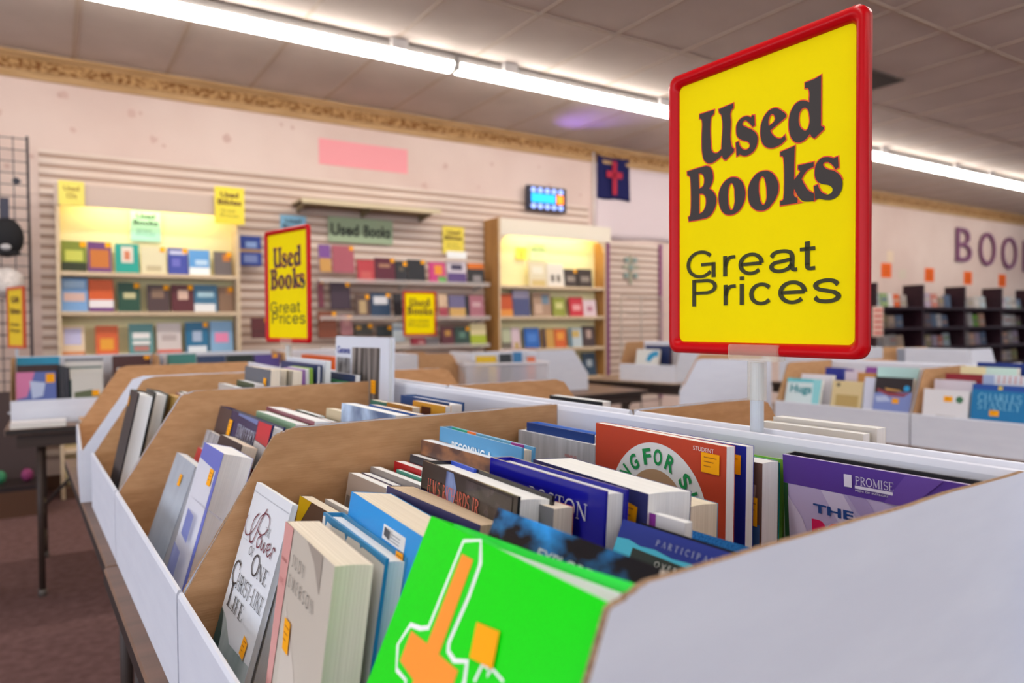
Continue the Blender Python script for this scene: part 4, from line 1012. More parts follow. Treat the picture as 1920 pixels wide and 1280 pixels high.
def face_out(label, u0, u1, z0, z1, d, col, art, sticker, group, T=.02, name='book'):
    W_, H = u1 - u0, z1 - z0
    l = R(7)
    t = thing(name, label, 'book', room(u0, d - T - H * math.sin(l) * .6, z0), A_ROOM, l, group)
    mb = MB()
    m = mat(col, .4, .4)
    mb.box(0, 0, 0, W_, .0018, H, m); mb.box(0, T - .0018, 0, W_, T, H, m); mb.box(0, .0018, 0, .0018, T - .0018, H, m)
    for k, (x0, y0, x1, y1, c) in enumerate(art):
        mb.face([(x0 * W_, -.0005 * (k + 1), y0 * H), (x1 * W_, -.0005 * (k + 1), y0 * H), (x1 * W_, -.0005 * (k + 1), y1 * H), (x0 * W_, -.0005 * (k + 1), y1 * H)], mat(c, .4, .4))
    mb.build('cover', t)
    mb = MB(); mb.box(.0018, .0018, .002, W_ - .003, T - .0018, H - .003, PAGES); mb.build('page_block', t)
    if sticker:
        s = min(.034, W_ * .4)
        mb = MB(); mb.box(W_ - s - .004, -.004, H - s - .004, W_ - .004, -.0032, H - .004, ORANGE); mb.build('price_sticker', t)
    return t
for g, nm, u0, u1, z0, z1, col, art, st in SHELF_BOOKS:
    where, d, grp = WHERE[g]
    if g in SHELF_Z:
        z0 = SHELF_Z[g] + .0015
    face_out(nm + ' ' + where, u0, u1, z0, z1, d, col, art, st, grp)

BCW = noisy('bookcase_maple', 'cdb493', 'd9c3a4', (3, 3, 30), .5, 3)
BCI = mat('f0e6b4', .6, .3, 'bookcase_cream_back')
WOODY = noisy('golden_oak', 'a0703c', 'b5854c', (20, 20, 3), .5, 4)
def bookcase(label, u0, u1, d0, side_out, shelves, top_open, top, hood_h, arch=False):
    t = rthing('bookcase', label, 'bookcase', u0, d0)
    W_, Dp = u1 - u0, DW - .03 - d0
    Db = .175
    for nm_, x0, x1 in (('side_panel', 0, .024), ('side_panel', W_ - .024, W_)):
        mb = MB(); mb.box(x0, 0, 0, x1, Dp, top + .01 if arch and not x0 else top_open, side_out, front=BCW); mb.build(nm_, t, .003, 1)
    mb = MB(); mb.box(.0245, Db - .012, .0805, W_ - .0245, Db, top - .021, BCI); mb.build('back_panel', t)
    mb = MB(); mb.box(.024, .02, 0, W_ - .024, Dp - .012, .08, mat('5c4030', .5)); mb.build('plinth', t)
    for z in shelves:
        mb = MB(); mb.box(.0245, .004, z - .030, W_ - .0245, Db - .0125, z, BCW); mb.build('shelf', t, .003, 1)
    cm_ = mat('cbb5a6' if not arch else 'e6dac6', .6)
    ca = .0245 if arch else -.004
    cb = W_ + (.06 if arch else .004)
    mb = MB(); mb.box(ca, -.006, top_open, cb, .012, top, cm_); mb.box(ca, .012, top - .02, cb, Dp, top, cm_); mb.box(ca, .012, top_open + .0005, ca + .02, Dp, top - .02, cm_); mb.box(W_ - .02, .012, top_open + .0005, W_ + .004, Dp, top - .02, cm_); mb.build('canopy', t)
    if arch:
        mb = MB()
        r_ = .11
        for sx, x0 in ((1, .024), (-1, W_ - .024)):
            pts = [(x0, top_open), (x0, top_open - r_)] + [(x0 + sx * (r_ - r_ * math.cos(R(a))), top_open - r_ + r_ * math.sin(R(a))) for a in range(9, 91, 9)]
            mb.prism(pts, 'y', .0, .018, BCW)
        mb.build('arched_corner', t)
    mb = MB(); mb.box(.15, .03, top - .075, W_ - .15, .075, top - .03, glow('bookcase_lamp', 'fff6b4', 10)); mb.build('lamp_strip', t)
    return t
bookcase('left bookcase of pale maple with a lit cream top, against the slatwall', .03, 1.205, 5.70, BCW, (1.545, 1.273, .975, .66, .34), 1.985, 2.13, .15)
bookcase('right bookcase with a brown outer side and a lit arched top', 3.55, 4.86, 5.79, WOODY, (1.540, 1.243, .930, .63, .33), 2.01, 2.165, .15, True)

# clear shelves on the slatwall
ACR = clear('clear_acrylic', 'e4d8d0', .35, .15)
for z, nm in ((1.528, 'top'), (1.217, 'middle'), (.962, 'lowest')):
    t = rthing('clear_shelf', nm + ' clear acrylic shelf on the slatwall between the bookcases', 'shelf', 1.85, DW, z, group='clear slatwall shelves')
    mb = MB(); mb.box(0, -.27, -.006, 1.62, -.023, 0, ACR); mb.box(0, -.273, -.006, 1.62, -.27, .03, ACR); mb.build('shelf_board', t)
    for x in (.02, .8, 1.58):
        mb = MB(); mb.prism([(-.0225, -.006), (-.24, -.006), (-.0225, -.05)], 'x', x, x + .006, mat('c8c0b8', .4)); mb.build('bracket', t)
t = rthing('bracket_shelf', 'empty beige wall shelf high above the used books banner', 'shelf', 1.70, DW, 2.172)
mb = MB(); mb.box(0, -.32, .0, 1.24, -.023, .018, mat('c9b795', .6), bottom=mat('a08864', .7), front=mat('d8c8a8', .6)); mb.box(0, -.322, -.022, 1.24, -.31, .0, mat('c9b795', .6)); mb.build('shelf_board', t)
for x in (.04, .6, 1.16):
    mb = MB(); mb.prism([(-.0225, 0), (-.30, 0), (-.30, -.015), (-.0225, -.06)], 'x', x, x + .02, mat('8c7a5c', .6)); mb.build('bracket', t)

# paper signs and banners on the wall
def paper(label, u0, u1, z0, z1, d, col, lines=(), cat='sign', curl=0.0, extra=0.0):
    W_, H = u1 - u0, z1 - z0
    t = rthing('paper_sign', label, cat, u0, d, z0, extra)
    mb = MB(); mb.box(0, 0, 0, W_, .0012, H, mat(col, .7, .2)); mb.build('sheet', t)
    if lines:
        mb = MB()
        for kind, s, x0, x1, zb, cap, m, b in lines:
            put(mb, serif(s) if kind == 'serif' else sans(s, b), x0 * W_, zb * H, (x1 - x0) * W_, cap * H, -.0012, mat(m, .6))
        mb.build('lettering', t)
    return t
UB = lambda a, b, c='5c2c1c', e='8a7a30': [('sans', a, .2, .8, .72, .15, c, .03), ('sans', b, .1, .9, .52, .15, c, .03), ('sans', 'Great', .2, .7, .32, .09, e, 0), ('sans', 'Prices', .2, .8, .19, .09, e, 0)]
def plain(label, cat, name, u0, u1, z0, z1, d, col, th=.002):
    o = MB(); o.box(0, 0, 0, u1 - u0, th, z1 - z0, mat(col, .7, .2))
    o = in_room(o.build(name), u0, d, z0)
    return tag(o, label, cat)
plain('blank bright pink paper banner high on the long wall', 'banner', 'paper_banner', 1.943, 2.765, 2.545, 2.765, DW - .004, 'f0a0a4')
paper('yellow paper notice on the top left corner of the left bookcase', .05, .2, 1.985, 2.147, 5.68, 'f0e070', [('sans', 'Used', .2, .8, .6, .2, '9c7434', .02), ('sans', 'CDs', .3, .7, .3, .2, '9c7434', .02)])
paper('yellow used bibles notice on the right corner of the left bookcase', 1.024, 1.235, 1.925, 2.20, 5.665, 'f2dc4c', UB('Used', 'Bibles'))
paper('pale mint used books notice inside the lit top of the left bookcase', .485, .685, 1.785, 2.015, 5.845, 'a4d8cc', UB('Used', 'Books', '24443c', '4c8c84'))
paper('sky blue used books notice half hidden by the small red sign', 1.602, 1.815, 1.86, 2.085, 6.055, '8cc0dc', UB('Used', 'Books', '30384c', '6898b0'))
paper('long sage green used books banner under the empty wall shelf', 2.003, 2.596, 1.885, 2.10, 6.05, 'a4b494', [('sans', 'Used', .04, .46, .28, .48, '2a2e2a', .03), ('sans', 'Books', .54, .96, .28, .48, '2a2e2a', .03)])
paper('yellow used bibles notice hanging left of the right bookcase', 3.099, 3.326, 1.835, 2.09, 6.05, 'f0da58', UB('Used', 'Bibles'))
paper('pale green used books notice inside the lit right bookcase', 4.01, 4.215, 1.80, 1.985, 5.935, 'c8dcb4', UB('Used', 'Books', '5c7c54', 'a0bc8c'))
paper('small yellow starburst tag inside the lit right bookcase', 3.84, 3.97, 1.80, 1.92, 5.935, 'f2da60', [('sans', '5', .35, .65, .2, .6, 'd8a428', .02)])
plain('white curved shelf tag below the yellow bibles notice', 'tag', 'shelf_tag', 3.03, 3.235, 1.772, 1.835, 5.84, 'f4f4f0')
plain('pale cream card taped above the first orange card', 'card', 'paper_card', 10.555, 10.727, 2.06, 2.23, DW - .004, 'e4ccb0')
plain('pale grey card right of the first orange card', 'card', 'paper_card', 10.88, 11.08, 1.82, 1.965, DW - .004, 'd4c4b0')
for (u, z), nm in zip(((10.403, 1.828), (11.619, 1.797), (12.835, 1.783), (14.042, 1.773)), ('leftmost, next to the big sign', 'second from the big sign', 'third, under the letter B', 'fourth, farthest along')):
    t = rthing('paper_card', 'orange section card above the dark shelves, ' + nm, 'card', u, DW - .005, z, group='orange section cards')
    mb = MB(); mb.box(0, 0, 0, .27, .002, .215, mat('f0681c', .7, .2)); mb.build('sheet', t)
    mb = MB()
    for k in range(3):
        mb.box(.05, -.001, .05 + .05 * k, .22, 0, .068 + .05 * k, mat('b84c10', .7))
    mb.build('lettering', t)
for k, (ch, u, wd) in enumerate((('B', 12.53, .50), ('O', 13.30, .56), ('O', 14.10, .56), ('K', 14.92, .5))):
    mb = MB()
    put(mb, sans(ch, -.004), 0, 0, wd, .60, -.02, mat('7c4468', .5))
    vs_, fs = sans(ch, -.004)
    o = mb.build('wall_letter', fix=False)
    sol = o.modifiers.new('depth', 'SOLIDIFY'); sol.thickness = .02; sol.offset = 0
    in_room(o, u, DW - .012, 2.15 - .03 * k)
    tag(o, ('plum wall letter %s high on the long wall, ' % ch) + ('first of the word', 'second of the word', 'third of the word', 'last of the word in view')[k], 'letter', 'plum letters spelling books')

# lit screen
t = rthing('led_sign', 'small lit LED sign in blue and orange on the long wall', 'sign', 4.02, 6.0, 2.31)
mb = MB(); mb.box(0, 0, 0, .49, .035, .25, mat('12102c', .4)); mb.build('casing', t, .006, 1)
mb = MB(); mb.box(.05, -.003, .085, .345, -.0012, .172, glow('led_blue', '0c98f0', 1.6)); mb.build('blue_field', t)
mb = MB(); mb.box(.365, -.003, .085, .445, -.0012, .172, glow('led_orange', 'ff7a08', 1.8)); mb.build('orange_field', t)
for r_, z in enumerate((.045, .207)):
    for k in range(5):
        mb = MB()
        cx = .075 + .085 * k
        P_ = [(cx + .032 * math.cos(a * math.pi / 8), z + .028 * math.sin(a * math.pi / 8)) for a in range(16)]
        mb.prism(P_, 'y', -.003, -.0012, glow('led_white', '8ca4f0', 1.1)); mb.build('number_disc', t)
mb = MB(); mb.box(.2, .035, .1, .3, DW - 6.0 - .0005 - .018, .15, mat('1a1a1e', .5)); mb.build('wall_mount', t)
ld = bpy.data.lights.new('led_spill', 'SPOT'); ld.energy = 22; ld.color = (.36, .2, 1); ld.shadow_soft_size = .03; ld.spot_size = R(62); ld.spot_blend = 1.0
lo = bpy.data.objects.new('led_spill', ld); COL.objects.link(lo); lo.parent = t; lo.location = (.1, -.06, .27); lo.rotation_euler = (math.pi + .95, 0, .3)

# flag
def cloth(name, parent, u0, u1, z0, z1, m, y0=0.0, amp=.02, n=24, sag=0.0):
    vs_, fs = [], []
    for j in range(13):
        for i in range(n + 1):
            a, b = i / n, j / 12
            vs_.append((u0 + (u1 - u0) * a, y0 - amp * (.6 + .4 * math.sin(a * 9 + b * 2)) * (1 - .3 * b), z0 + (z1 - z0) * b - sag * a * (1 - a) * 4 * b - sag * .5 * math.sin(a * 7) * (1 - b)))
    for j in range(12):
        for i in range(n):
            k = j * (n + 1) + i
            fs.append((k, k + 1, k + n + 2, k + n + 1))
    mb = MB(); mb.raw(vs_, fs, m)
    o = mb.build(name, parent, smooth=True, fix=False)
    sol = o.modifiers.new('depth', 'SOLIDIFY'); sol.thickness = .002
    return o
t = rthing('flag', 'white flag with a navy canton and red cross, pinned to the long wall', 'flag', 4.955, DW - .002, 2.10)
cloth('white_field', t, 0, 1.27, .0, .80, mat('dccbcc', .8, .1), 0, .02, sag=.02)
cloth('canton', t, .01, .48, .42, .885, mat('232452', .8, .1), -.012, .022, sag=.015)
mb = MB(); mb.box(.215, -.046, .47, .275, -.040, .83, mat('b01838', .7)); mb.box(.135, -.046, .65, .355, -.040, .72, mat('b01838', .7)); mb.build('red_cross', t)
mb = MB(); mb.tube((-.03, -.02, -.25), (-.03, -.02, .9), .012, mat('e8dcd4', .5)); mb.build('staff', t, smooth=True)

# ornament, wire rack
t = rthing('wall_cross', 'ornate verdigris metal cross hung on the narrow slatwall', 'ornament', 5.44, DW - .024, 1.60)
GM = mat('a8a48c', .5)
mb = MB(); mb.box(-.022, -.012, 0, .022, 0, .32, GM); mb.build('upright', t, .005, 2)
mb = MB(); mb.box(-.12, -.012, .17, .12, 0, .215, GM); mb.build('crossbar', t, .005, 2)
for x, z in ((-.07, .1), (.07, .1), (-.06, .27), (.06, .27), (0, .19)):
    mb = MB(); mb.tube((x, -.016, z), (x, -.002, z), .034, mat('8c9c94', .5), 10); mb.build('leaf_boss', t)
t = rthing('wire_rack', 'tall beige wire display rack before the narrow slatwall', 'rack', 5.03, 5.75)
WR = mat('a3968a', .4, .5)
for x in (0, .28, .56):
    mb = MB(); mb.tube((x, 0, 0), (x, 0, 1.46), .008, WR, 8); mb.build('upright', t, smooth=True)
for z in [.1 + .17 * k for k in range(9)]:
    mb = MB(); mb.tube((0, 0, z), (.56, 0, z), .005, WR, 6); mb.tube((0, -.09, z - .03), (.56, -.09, z - .03), .004, WR, 6); mb.build('wire_tier', t, smooth=True)
mb = MB(); mb.box(-.03, -.2, 0, .59, .05, .02, WR); mb.build('base', t)

# gridwall with goods at the far left
t = rthing('gridwall', 'black wire grid panel at the far left wall edge', 'gridwall', -1.0, 5.9)
GW = mat('3a3236', .5)
mb = MB()
for k in range(12):
    mb.tube((.08 * k, 0, .1), (.08 * k, 0, 2.45), .0035, GW, 6)
for k in range(31):
    mb.tube((0, .005, .1 + .078 * k), (.88, .005, .1 + .078 * k), .0035, GW, 6)
mb.build('wire_grid', t)
for x in (0.0, .88):
    mb = MB(); mb.tube((x, 0, 0), (x, 0, 2.46), .009, GW, 8); mb.build('side_tube', t)
def blob(name, parent, loc, rad, m, seed=1, rough=.0, sub=3):
    bm = bmesh.new()
    bmesh.ops.create_icosphere(bm, subdivisions=sub, radius=1)
    rnd = random.Random(seed)
    for v in bm.verts:
        f = 1 + rough * (rnd.random() - .5)
        v.co = Vector((v.co.x * rad[0] * f + loc[0], v.co.y * rad[1] * f + loc[1], v.co.z * rad[2] * f + loc[2]))
    me = bpy.data.meshes.new(name); bm.to_mesh(me); bm.free()
    me.materials.append(m)
    for p in me.polygons: p.use_smooth = True
    o = bpy.data.objects.new(name, me); COL.objects.link(o)
    if parent: o.parent = parent
    return o
t = rthing('cap', 'black baseball cap hanging on the grid panel', 'cap', -.245, 5.80, 1.60)
blob('crown', t, (0, 0, .16), (.10, .085, .13), mat('17161a', .8), 2)
blob('brim', t, (0, -.07, .05), (.085, .07, .018), mat('1e1d22', .8), 3)
mb = MB(); mb.box(-.03, -.01, .28, .02, .0, .42, mat('3c3c4c', .6)); mb.build('hang_tag', t)
blob('badge', t, (.0, -.076, .09), (.03, .012, .02), mat('b4b0b0', .6), 4)
o = blob('plush_toy', None, (0, 0, 0), (.10, .08, .10), noisy('white_plush', 'c4bab4', 'e0d6d0', (40, 40, 40), .95, 3, .5, .1), 5, .25)
in_room(o, -.25, 5.78, 1.46); tag(o, 'fluffy white plush hanging below the black cap', 'plush toy')
o = MB(); o.prism([(-.028, 0), (0, -.028), (.028, 0), (0, .028)], 'y', 0, .012, mat('2c2c38', .5)); o = in_room(o.build('diamond_hook'), -.185, 5.885, 2.15); tag(o, 'small dark diamond pendant on the grid panel', 'pendant')
def small_framed(label, u, d, z, W_, H, extra=0.0, lines=None):
    t = rthing('framed_sign', label, 'sign', u, d, z, extra)
    mb = MB()
    f = .016
    for b in ((0, 0, W_, f), (0, H - f, W_, H), (0, f, f, H - f), (W_ - f, f, W_, H - f)):
        mb.box(b[0], -.006, b[1], b[2], .006, b[3], RED if lines is None else mat('d0501c', .4))
    mb.build('frame', t)
    mb = MB(); mb.box(f, -.002, f, W_ - f, .004, H - f, YEL); c_ = mb.build('card', t)
    mb = MB()
    s = W_ / .2645
    if lines is None:
        put(mb, USED_BOOKS, W_ / 2, 0, s, H / .3468, -.004, mat('5c3410', .6))
        for tx, zb in (('Great', .30), ('Prices', .20)):
            put(mb, sans(tx), W_ * .16, H * zb, W_ * .62, H * .075, -.004, mat('6c5410', .6))
    else:
        for tx, x0, x1, zb, cap in lines:
            put(mb, sans(tx, .02), W_ * x0, H * zb, W_ * (x1 - x0), H * cap, -.004, mat('6c4c18', .6))
    mb.build('lettering', c_)
    return t
t = small_framed('orange-framed yellow used books sign among the slatwall books', 2.50, 5.62, 1.075, .305, .378)
mb = MB(); mb.box(.14, .006, .15, .165, .195, .156, ACR); mb.box(.14, .004, .10, .165, .008, .156, ACR); mb.build('shelf_clip', t)
SL = thing('framed_sign', 'orange-framed yellow gift sign on a short pole at the far left', 'sign', Vector((-2.436, 3.541, 1.066)) - frame(A_ROW + .288)(.115, 0), A_ROW + .288)
def left_sign(t):
    W_, H, f = .230, .302, .014
    mb = MB()
    for b in ((0, 0, W_, f), (0, H - f, W_, H), (0, f, f, H - f), (W_ - f, f, W_, H - f)):
        mb.box(b[0], -.006, b[1], b[2], .006, b[3], mat('d0501c', .4))
    mb.build('frame', t)
    mb = MB(); mb.box(f, -.002, f, W_ - f, .004, H - f, mat('e8c404', .6)); c_ = mb.build('card', t)
    mb = MB()
    for tx, x0, x1, zb, cap in (('Gift', .25, .75, .74, .11), ('Ideas', .2, .8, .56, .11), ('Great', .2, .7, .36, .06), ('Prices', .2, .75, .26, .06)):
        put(mb, sans(tx, .02), W_ * x0, H * zb, W_ * (x1 - x0), H * cap, -.004, mat('6c4c18', .6))
    mb.build('lettering', c_)
    mb = MB(); mb.tube((.115, 0, -.318), (.115, 0, 0), .006, mat('c6ccd4', .35, .5, 'grey_plastic_pole')); mb.build('pole', t)
    mb = MB(); mb.box(.06, -.03, -.3235, .17, .03, -.318, mat('c6ccd4', .35, .5, 'grey_plastic_pole')); mb.build('base', t)
left_sign(SL)
t = rthing('paper_sign', 'red and white price list board beside the big sign frame, before the dark shelves', 'sign', 9.18, 5.48, .97)
mb = MB(); mb.box(0, 0, 0, .24, .01, .40, mat('e8c4b4', .6)); mb.build('board', t)
mb = MB()
for k in range(5):
    mb.box(.02, -.002, .03 + .075 * k, .22, 0, .065 + .075 * k, mat('d0685c', .6))
mb.build('printed_rows', t)
mb = MB(); mb.tube((.12, .02, -.97), (.12, .02, .3), .012, mat('4a3a3c', .5)); mb.build('stand', t)

t = rthing('ceiling_vent', 'dark square air vent in the ceiling right of the big sign', 'vent', 5.44, 3.33, CEIL - .012)
mb = MB(); mb.box(-.28, -.14, 0, .28, .14, .010, mat('3c3430', .7)); mb.build('grille', t)
mb = MB(); mb.box(-.30, -.16, .004, .30, -.14, .0115, mat('6c625c', .6)); mb.box(-.30, .14, .004, .30, .16, .0115, mat('6c625c', .6)); mb.build('frame', t)

# ================================================================ dark shelves along the wall
DK = noisy('dark_mahogany', '24121a', '341a24', (8, 8, 40), .4, 3)
PALE = ['c8c0b8', 'd8d0cc', 'b4a8a0', '8c7c74', 'a89c94', 'b8c4c8', '6c7c94', 'c4a890', '9c8c64', 'e0dcd8', '7c6464', 'b09cac', '8ca06c', 'd8a88c', '5c6c84', 'c87c6c']
rnd = random.Random(11)
SH = ((1.375, 'top'), (1.085, 'second'), (.79, 'third'), (.50, 'lowest visible'))
BAY = ('first bay beside the big sign', 'second bay from the big sign', 'third bay from the big sign', 'fourth bay from the big sign')
for b in range(5):
    u0 = 9.44 + 1.19 * b
    t = rthing('dark_bookshelf', 'dark mahogany wall shelf unit, ' + (BAY + ('fifth bay at the picture edge',))[b], 'bookshelf', u0, 5.58, group='dark wall shelf units')
    mb = MB(); mb.box(-.02, 0, 0, .02, .30, 1.70, DK); mb.build('upright', t, .003, 1)
    mb = MB(); mb.box(.02, .29, 0, 1.169, .30, 1.36, DK); mb.build('back_panel', t)
    for z, nm in SH:
        mb = MB(); mb.box(.0205, -.01, z - .035, 1.1695, .29, z, DK); mb.build('shelf', t)
    if b == 4:
        continue
    for z, nm in SH:
        x = .05
        k = 0
        while x < 1.05:
            wd = rnd.uniform(.12, .19)
            H = rnd.uniform(.16, .225)
            if x + wd > 1.15: break
            col = rnd.choice(PALE)
            if (b, nm) == (2, 'second') and k == 3: col = '7cb43c'
            if (b, nm) == (1, 'second') and k == 0: col = '3c64b4'
            if (b, nm) == (0, 'top') and k == 4: col = 'd8602c'
            c2 = rnd.choice(PALE)
            y0 = rnd.uniform(.1, .6)
            HUE = {'7cb43c': 'leaf green', '3c64b4': 'royal blue', 'd8602c': 'orange'}
            ORD = ('first', 'second', 'third', 'fourth', 'fifth', 'sixth', 'seventh', 'eighth')
            face_out('small %sbook %s from left, %s dark shelf, %s' % (HUE.get(col, '') + (' ' if col in HUE else ''), ORD[k], nm, BAY[b]), u0 + x, u0 + x + wd, z + .001, z + H, 5.80, col, [(.1, y0, .9, y0 + rnd.uniform(.1, .3), c2)], 0, 'small books on the dark shelves', T=.03)
            x += wd + rnd.uniform(.01, .05)
            k += 1

# ================================================================ table by the left bookcase
A_T2 = R(32)
t2f = frame(A_T2)
O2 = Vector((-2.115, 2.985, 0))
def t2(x, y, z=0): return O2 + t2f(x, y, z)
Z2 = .742
folding_table('brown folding table standing before the left bookcase', t2(0, 0), A_T2, 1.83, .76, Z2, (.12, 1.68), '8a6c58')
def low_book(label, loc, rz, W_, T, H, col, lean=12, art=(), sticker=None, text=(), group=None, pages=PAGES, hard=False):
    return book(label, loc, rz, R(lean), W_, T, H, col, art=art, sticker=sticker, text=text, group=group, pages=pages, hard=hard)
bin_box('white cardboard box of softbacks before the left bookcase', t2(.015, .15, Z2), A_T2, .60, .43, .105, .285, .11, .11, 21)
bin_box('white cardboard box of spine-up books beside the small red sign, on the far table', t2(.63, .15, Z2), A_T2, .60, .43, .105, .285, .11, .11, 22)
bin_box('cardboard box at the right end of the far left table', t2(1.245, .15, Z2), A_T2, .56, .43, .105, .285, .11, .11, 23)
F2 = Z2 + .005
low_book('pink and blue hummingbird-cover softback in the far left box', t2(.035, 0.173, F2), A_T2, .15, .02, .225, '5c6cac', 10, [('d074a0', mm([(0, 0), (70, 0), (40, 110), (0, 120)])), ('b8c4e0', mm([(50, 40), (110, 50), (100, 110), (60, 120)]))], mm([(112, 10), (144, 10), (144, 50), (112, 50)]))
low_book('dark brown book behind the pink and blue softback', t2(.035, 0.245, F2), A_T2, .16, .03, .255, '3c2424')
low_book('bright cyan-edged album behind the dark brown book', t2(.03, 0.345, F2), A_T2, .17, .04, .288, '1c90b8', pages=mat('1c90b8', .5))
low_book('white softback with olive landscape in the far left box', t2(.245, 0.173, F2), A_T2, .125, .02, .215, 'd0ccc4', 10, [('5c6444', mm([(10, 90), (80, 80), (120, 110), (120, 130), (10, 130)]))], mm([(80, 84), (108, 84), (108, 110), (80, 110)]))
low_book('teal-edged white book behind the olive landscape softback', t2(.22, 0.245, F2), A_T2, .15, .02, .24, '2c5c5c', art=[('d8d4cc', mm([(0, 8), (150, 8), (150, 60), (0, 60)]))])
low_book('grey-topped white book at the back of the far left box', t2(.22, 0.345, F2), A_T2, .16, .05, .275, '7c7c84', art=[('dcd8d4', mm([(0, 14), (160, 14), (160, 80), (0, 80)]))])
low_book('peach and white book at the right of the far left box', t2(.43, 0.180, F2), A_T2, .15, .02, .23, 'd8a888', 10, [('e0e0dc', mm([(0, 0), (150, 0), (150, 26), (0, 26)])), ('e4e0dc', mm([(30, 60), (150, 60), (150, 130), (30, 130)]))])
low_book('dark maroon book at the back right of the far left box', t2(.42, 0.345, F2), A_T2, .17, .04, .285, '4a2424', sticker=mm([(140, 4), (165, 4), (165, 22), (140, 22)]))
for k in range(5):
    low_book('upright charcoal booklet, %s of five packed mid-box in the far left box' % ('first', 'second', 'third', 'fourth', 'fifth')[k], t2(.196 + .0085 * k, .195 + .004 * k, F2), A_T2, .008, .14, .25 - .003 * k, ('2c2c34', '44444c', '34343a', '50505a', '2c2830')[k], 2, group='charcoal booklets in the far left box')
for k, (c_, nm) in enumerate((('4c8c84', 'teal'), ('3c4c6c', 'slate'), ('2c3430', 'black-green'), ('5c4c90', 'violet'))):
    low_book('%s-topped hardback in the far table box left of the small red sign' % nm, t2(.66 + .14 * k, 0.305, F2), A_T2, .13, .05, .27 + (.012 if k == 0 else 0), c_, 3, pages=mat(c_, .6), sticker=mm([(90, 2), (118, 2), (118, 20), (90, 20)]) if k == 3 else None)
o = MB(); o.box(0, 0, 0, .16, .02, .004, mat('d4cdc8', .6)); 
for k, (x, L, c_, nm) in enumerate(((.02, .2, 'd8d4d4', 'white'), (.27, .22, 'c0946c', 'kraft-coloured'))):
    t = thing('magazine_stack', nm + ' stack of pamphlets lying on the far left table edge', 'pamphlets', t2(x, .004, Z2), A_T2)
    mb = MB(); mb.box(0, 0, 0, L, .12, .018, PAGES); mb.build('pages', t)
    mb = MB(); mb.box(0, 0, .018, L, .1205, .022, mat(c_, .6)); mb.build('cover', t)

# dark goods and shelving under and beside that table
t = thing('low_shelf', 'low dark wood shelf with small goods under the left wall', 'shelf', room(-.95, 5.35, 0), A_ROOM)
mb = MB(); mb.box(0, 0, .0, .9, .36, .16, mat('5c3c28', .5)); mb.build('plinth', t)
mb = MB(); mb.box(0, 0, .16, .9, .36, .19, mat('2c2020', .5)); mb.build('shelf_board', t)
mb = MB(); mb.box(0, .33, .19, .9, .36, .75, mat('4a3a38', .6)); mb.build('back_panel', t)
for k, (c_, nm) in enumerate((('123c24', 'green'), ('5c1c4c', 'plum'), ('5c2848', 'pink'), ('2c2c30', 'black'), ('3c8c60', 'jade'), ('8c3464', 'magenta'))):
    o = blob('gift_bag', None, (0, 0, .045), (.032, .032, .04), mat(c_, .6), k, .2)
    place(o, room(-.85 + .14 * k, 5.48, .19), A_ROOM); tag(o, 'small %s gift pouch on the low dark shelf under the left table' % nm, 'pouch', None)
t = thing('tote_bag', 'black tote bag standing at the far left picture edge', 'bag', t2(-.36, .1, 0), A_T2)
blob('bag_body', t, (.14, .12, .40), (.15, .12, .42), mat('1c1a20', .7), 7, .05)
mb = MB(); mb.tube((.04, .12, .74), (.1, .12, .95), .012, mat('1c1a20', .7)); mb.tube((.1, .12, .95), (.2, .12, .95), .012, mat('1c1a20', .7)); mb.tube((.2, .12, .95), (.24, .12, .74), .012, mat('1c1a20', .7)); mb.build('handle', t)

# ================================================================ the next aisle on the right
A_R = A_ROW
ZR_ = .692
folding_table('brown folding table under the boxes beyond the big sign pole', row(-2.0, 2.80), A_R, 1.83, 1.0, ZR_, (.16, 1.66))
FR = ZR_ + .005
def rb(u, v): return row(u, v, ZR_)
bin_box('white cardboard box beyond the sign pole, holding the teal-lettered book', rb(-2.0, 2.83), A_R, .595, .45, HL, HR, .10, .10, 31)
bin_box('white cardboard box at the right picture edge, holding the blue hardback with pale capitals', rb(-1.40, 2.83), A_R, .62, .45, HL, HR, .10, .10, 32)
AB = R(-105)
bf = frame(AB)
PB = Vector((.866, 3.724, 0))
folding_table('brown folding table behind the sign frame, under the white-sided box', PB + bf(-.62, .02), AB, .56, .62, ZR_, (.1, .46))
bin_box('cardboard box whose plain white side shows left of the sign pole', PB + bf(-.5, 0, ZR_), AB, .50, .45, HL, HR, .10, .10, 33)
bin_box('cardboard box with its white back toward us, behind the night-scene book', rb(-1.34, 3.78), A_R + math.pi, .58, .43, HL, HR, .10, .10, 34)
def rbook(label, u, v, zt, W_, T, col, lean=10, **k):
    l = R(lean)
    H = (zt - FR - T * math.sin(l)) / math.cos(l)
    return book(label, row(u, v - H * math.sin(l), zt - H * math.cos(l)), A_ROW, l, W_, T, H, col, **k)
rbook('white and aqua book lettered in teal, front of the box beyond the sign pole', -1.983, 2.90, .9165, .169, .02, 'd4e4e8', 14, art=[('5cc0cc', mm([(0, 0), (169, 0), (169, 14), (0, 18)])), ('8cd4dc', mm([(130, 0), (169, 0), (169, 190), (140, 190)]))], text=[('sans', 'Hugs', .022, .128, .062, .036, '1c8c98', .03)])
rbook('white-topped book behind the teal-lettered book', -1.953, 2.96, .935, .149, .03, 'e0dce4', 6)
rbook('dark blue book tops at the kraft side of that box', -1.89, 3.05, .9625, .085, .04, '2c3490', 3, pages=mat('34449c', .6))
rbook('lilac and white book beside the dark blue one', -1.789, 3.04, .961, .09, .03, 'dcd0e0', 3, art=[('6c4c94', mm([(0, 0), (40, 0), (40, 10), (0, 10)]))])
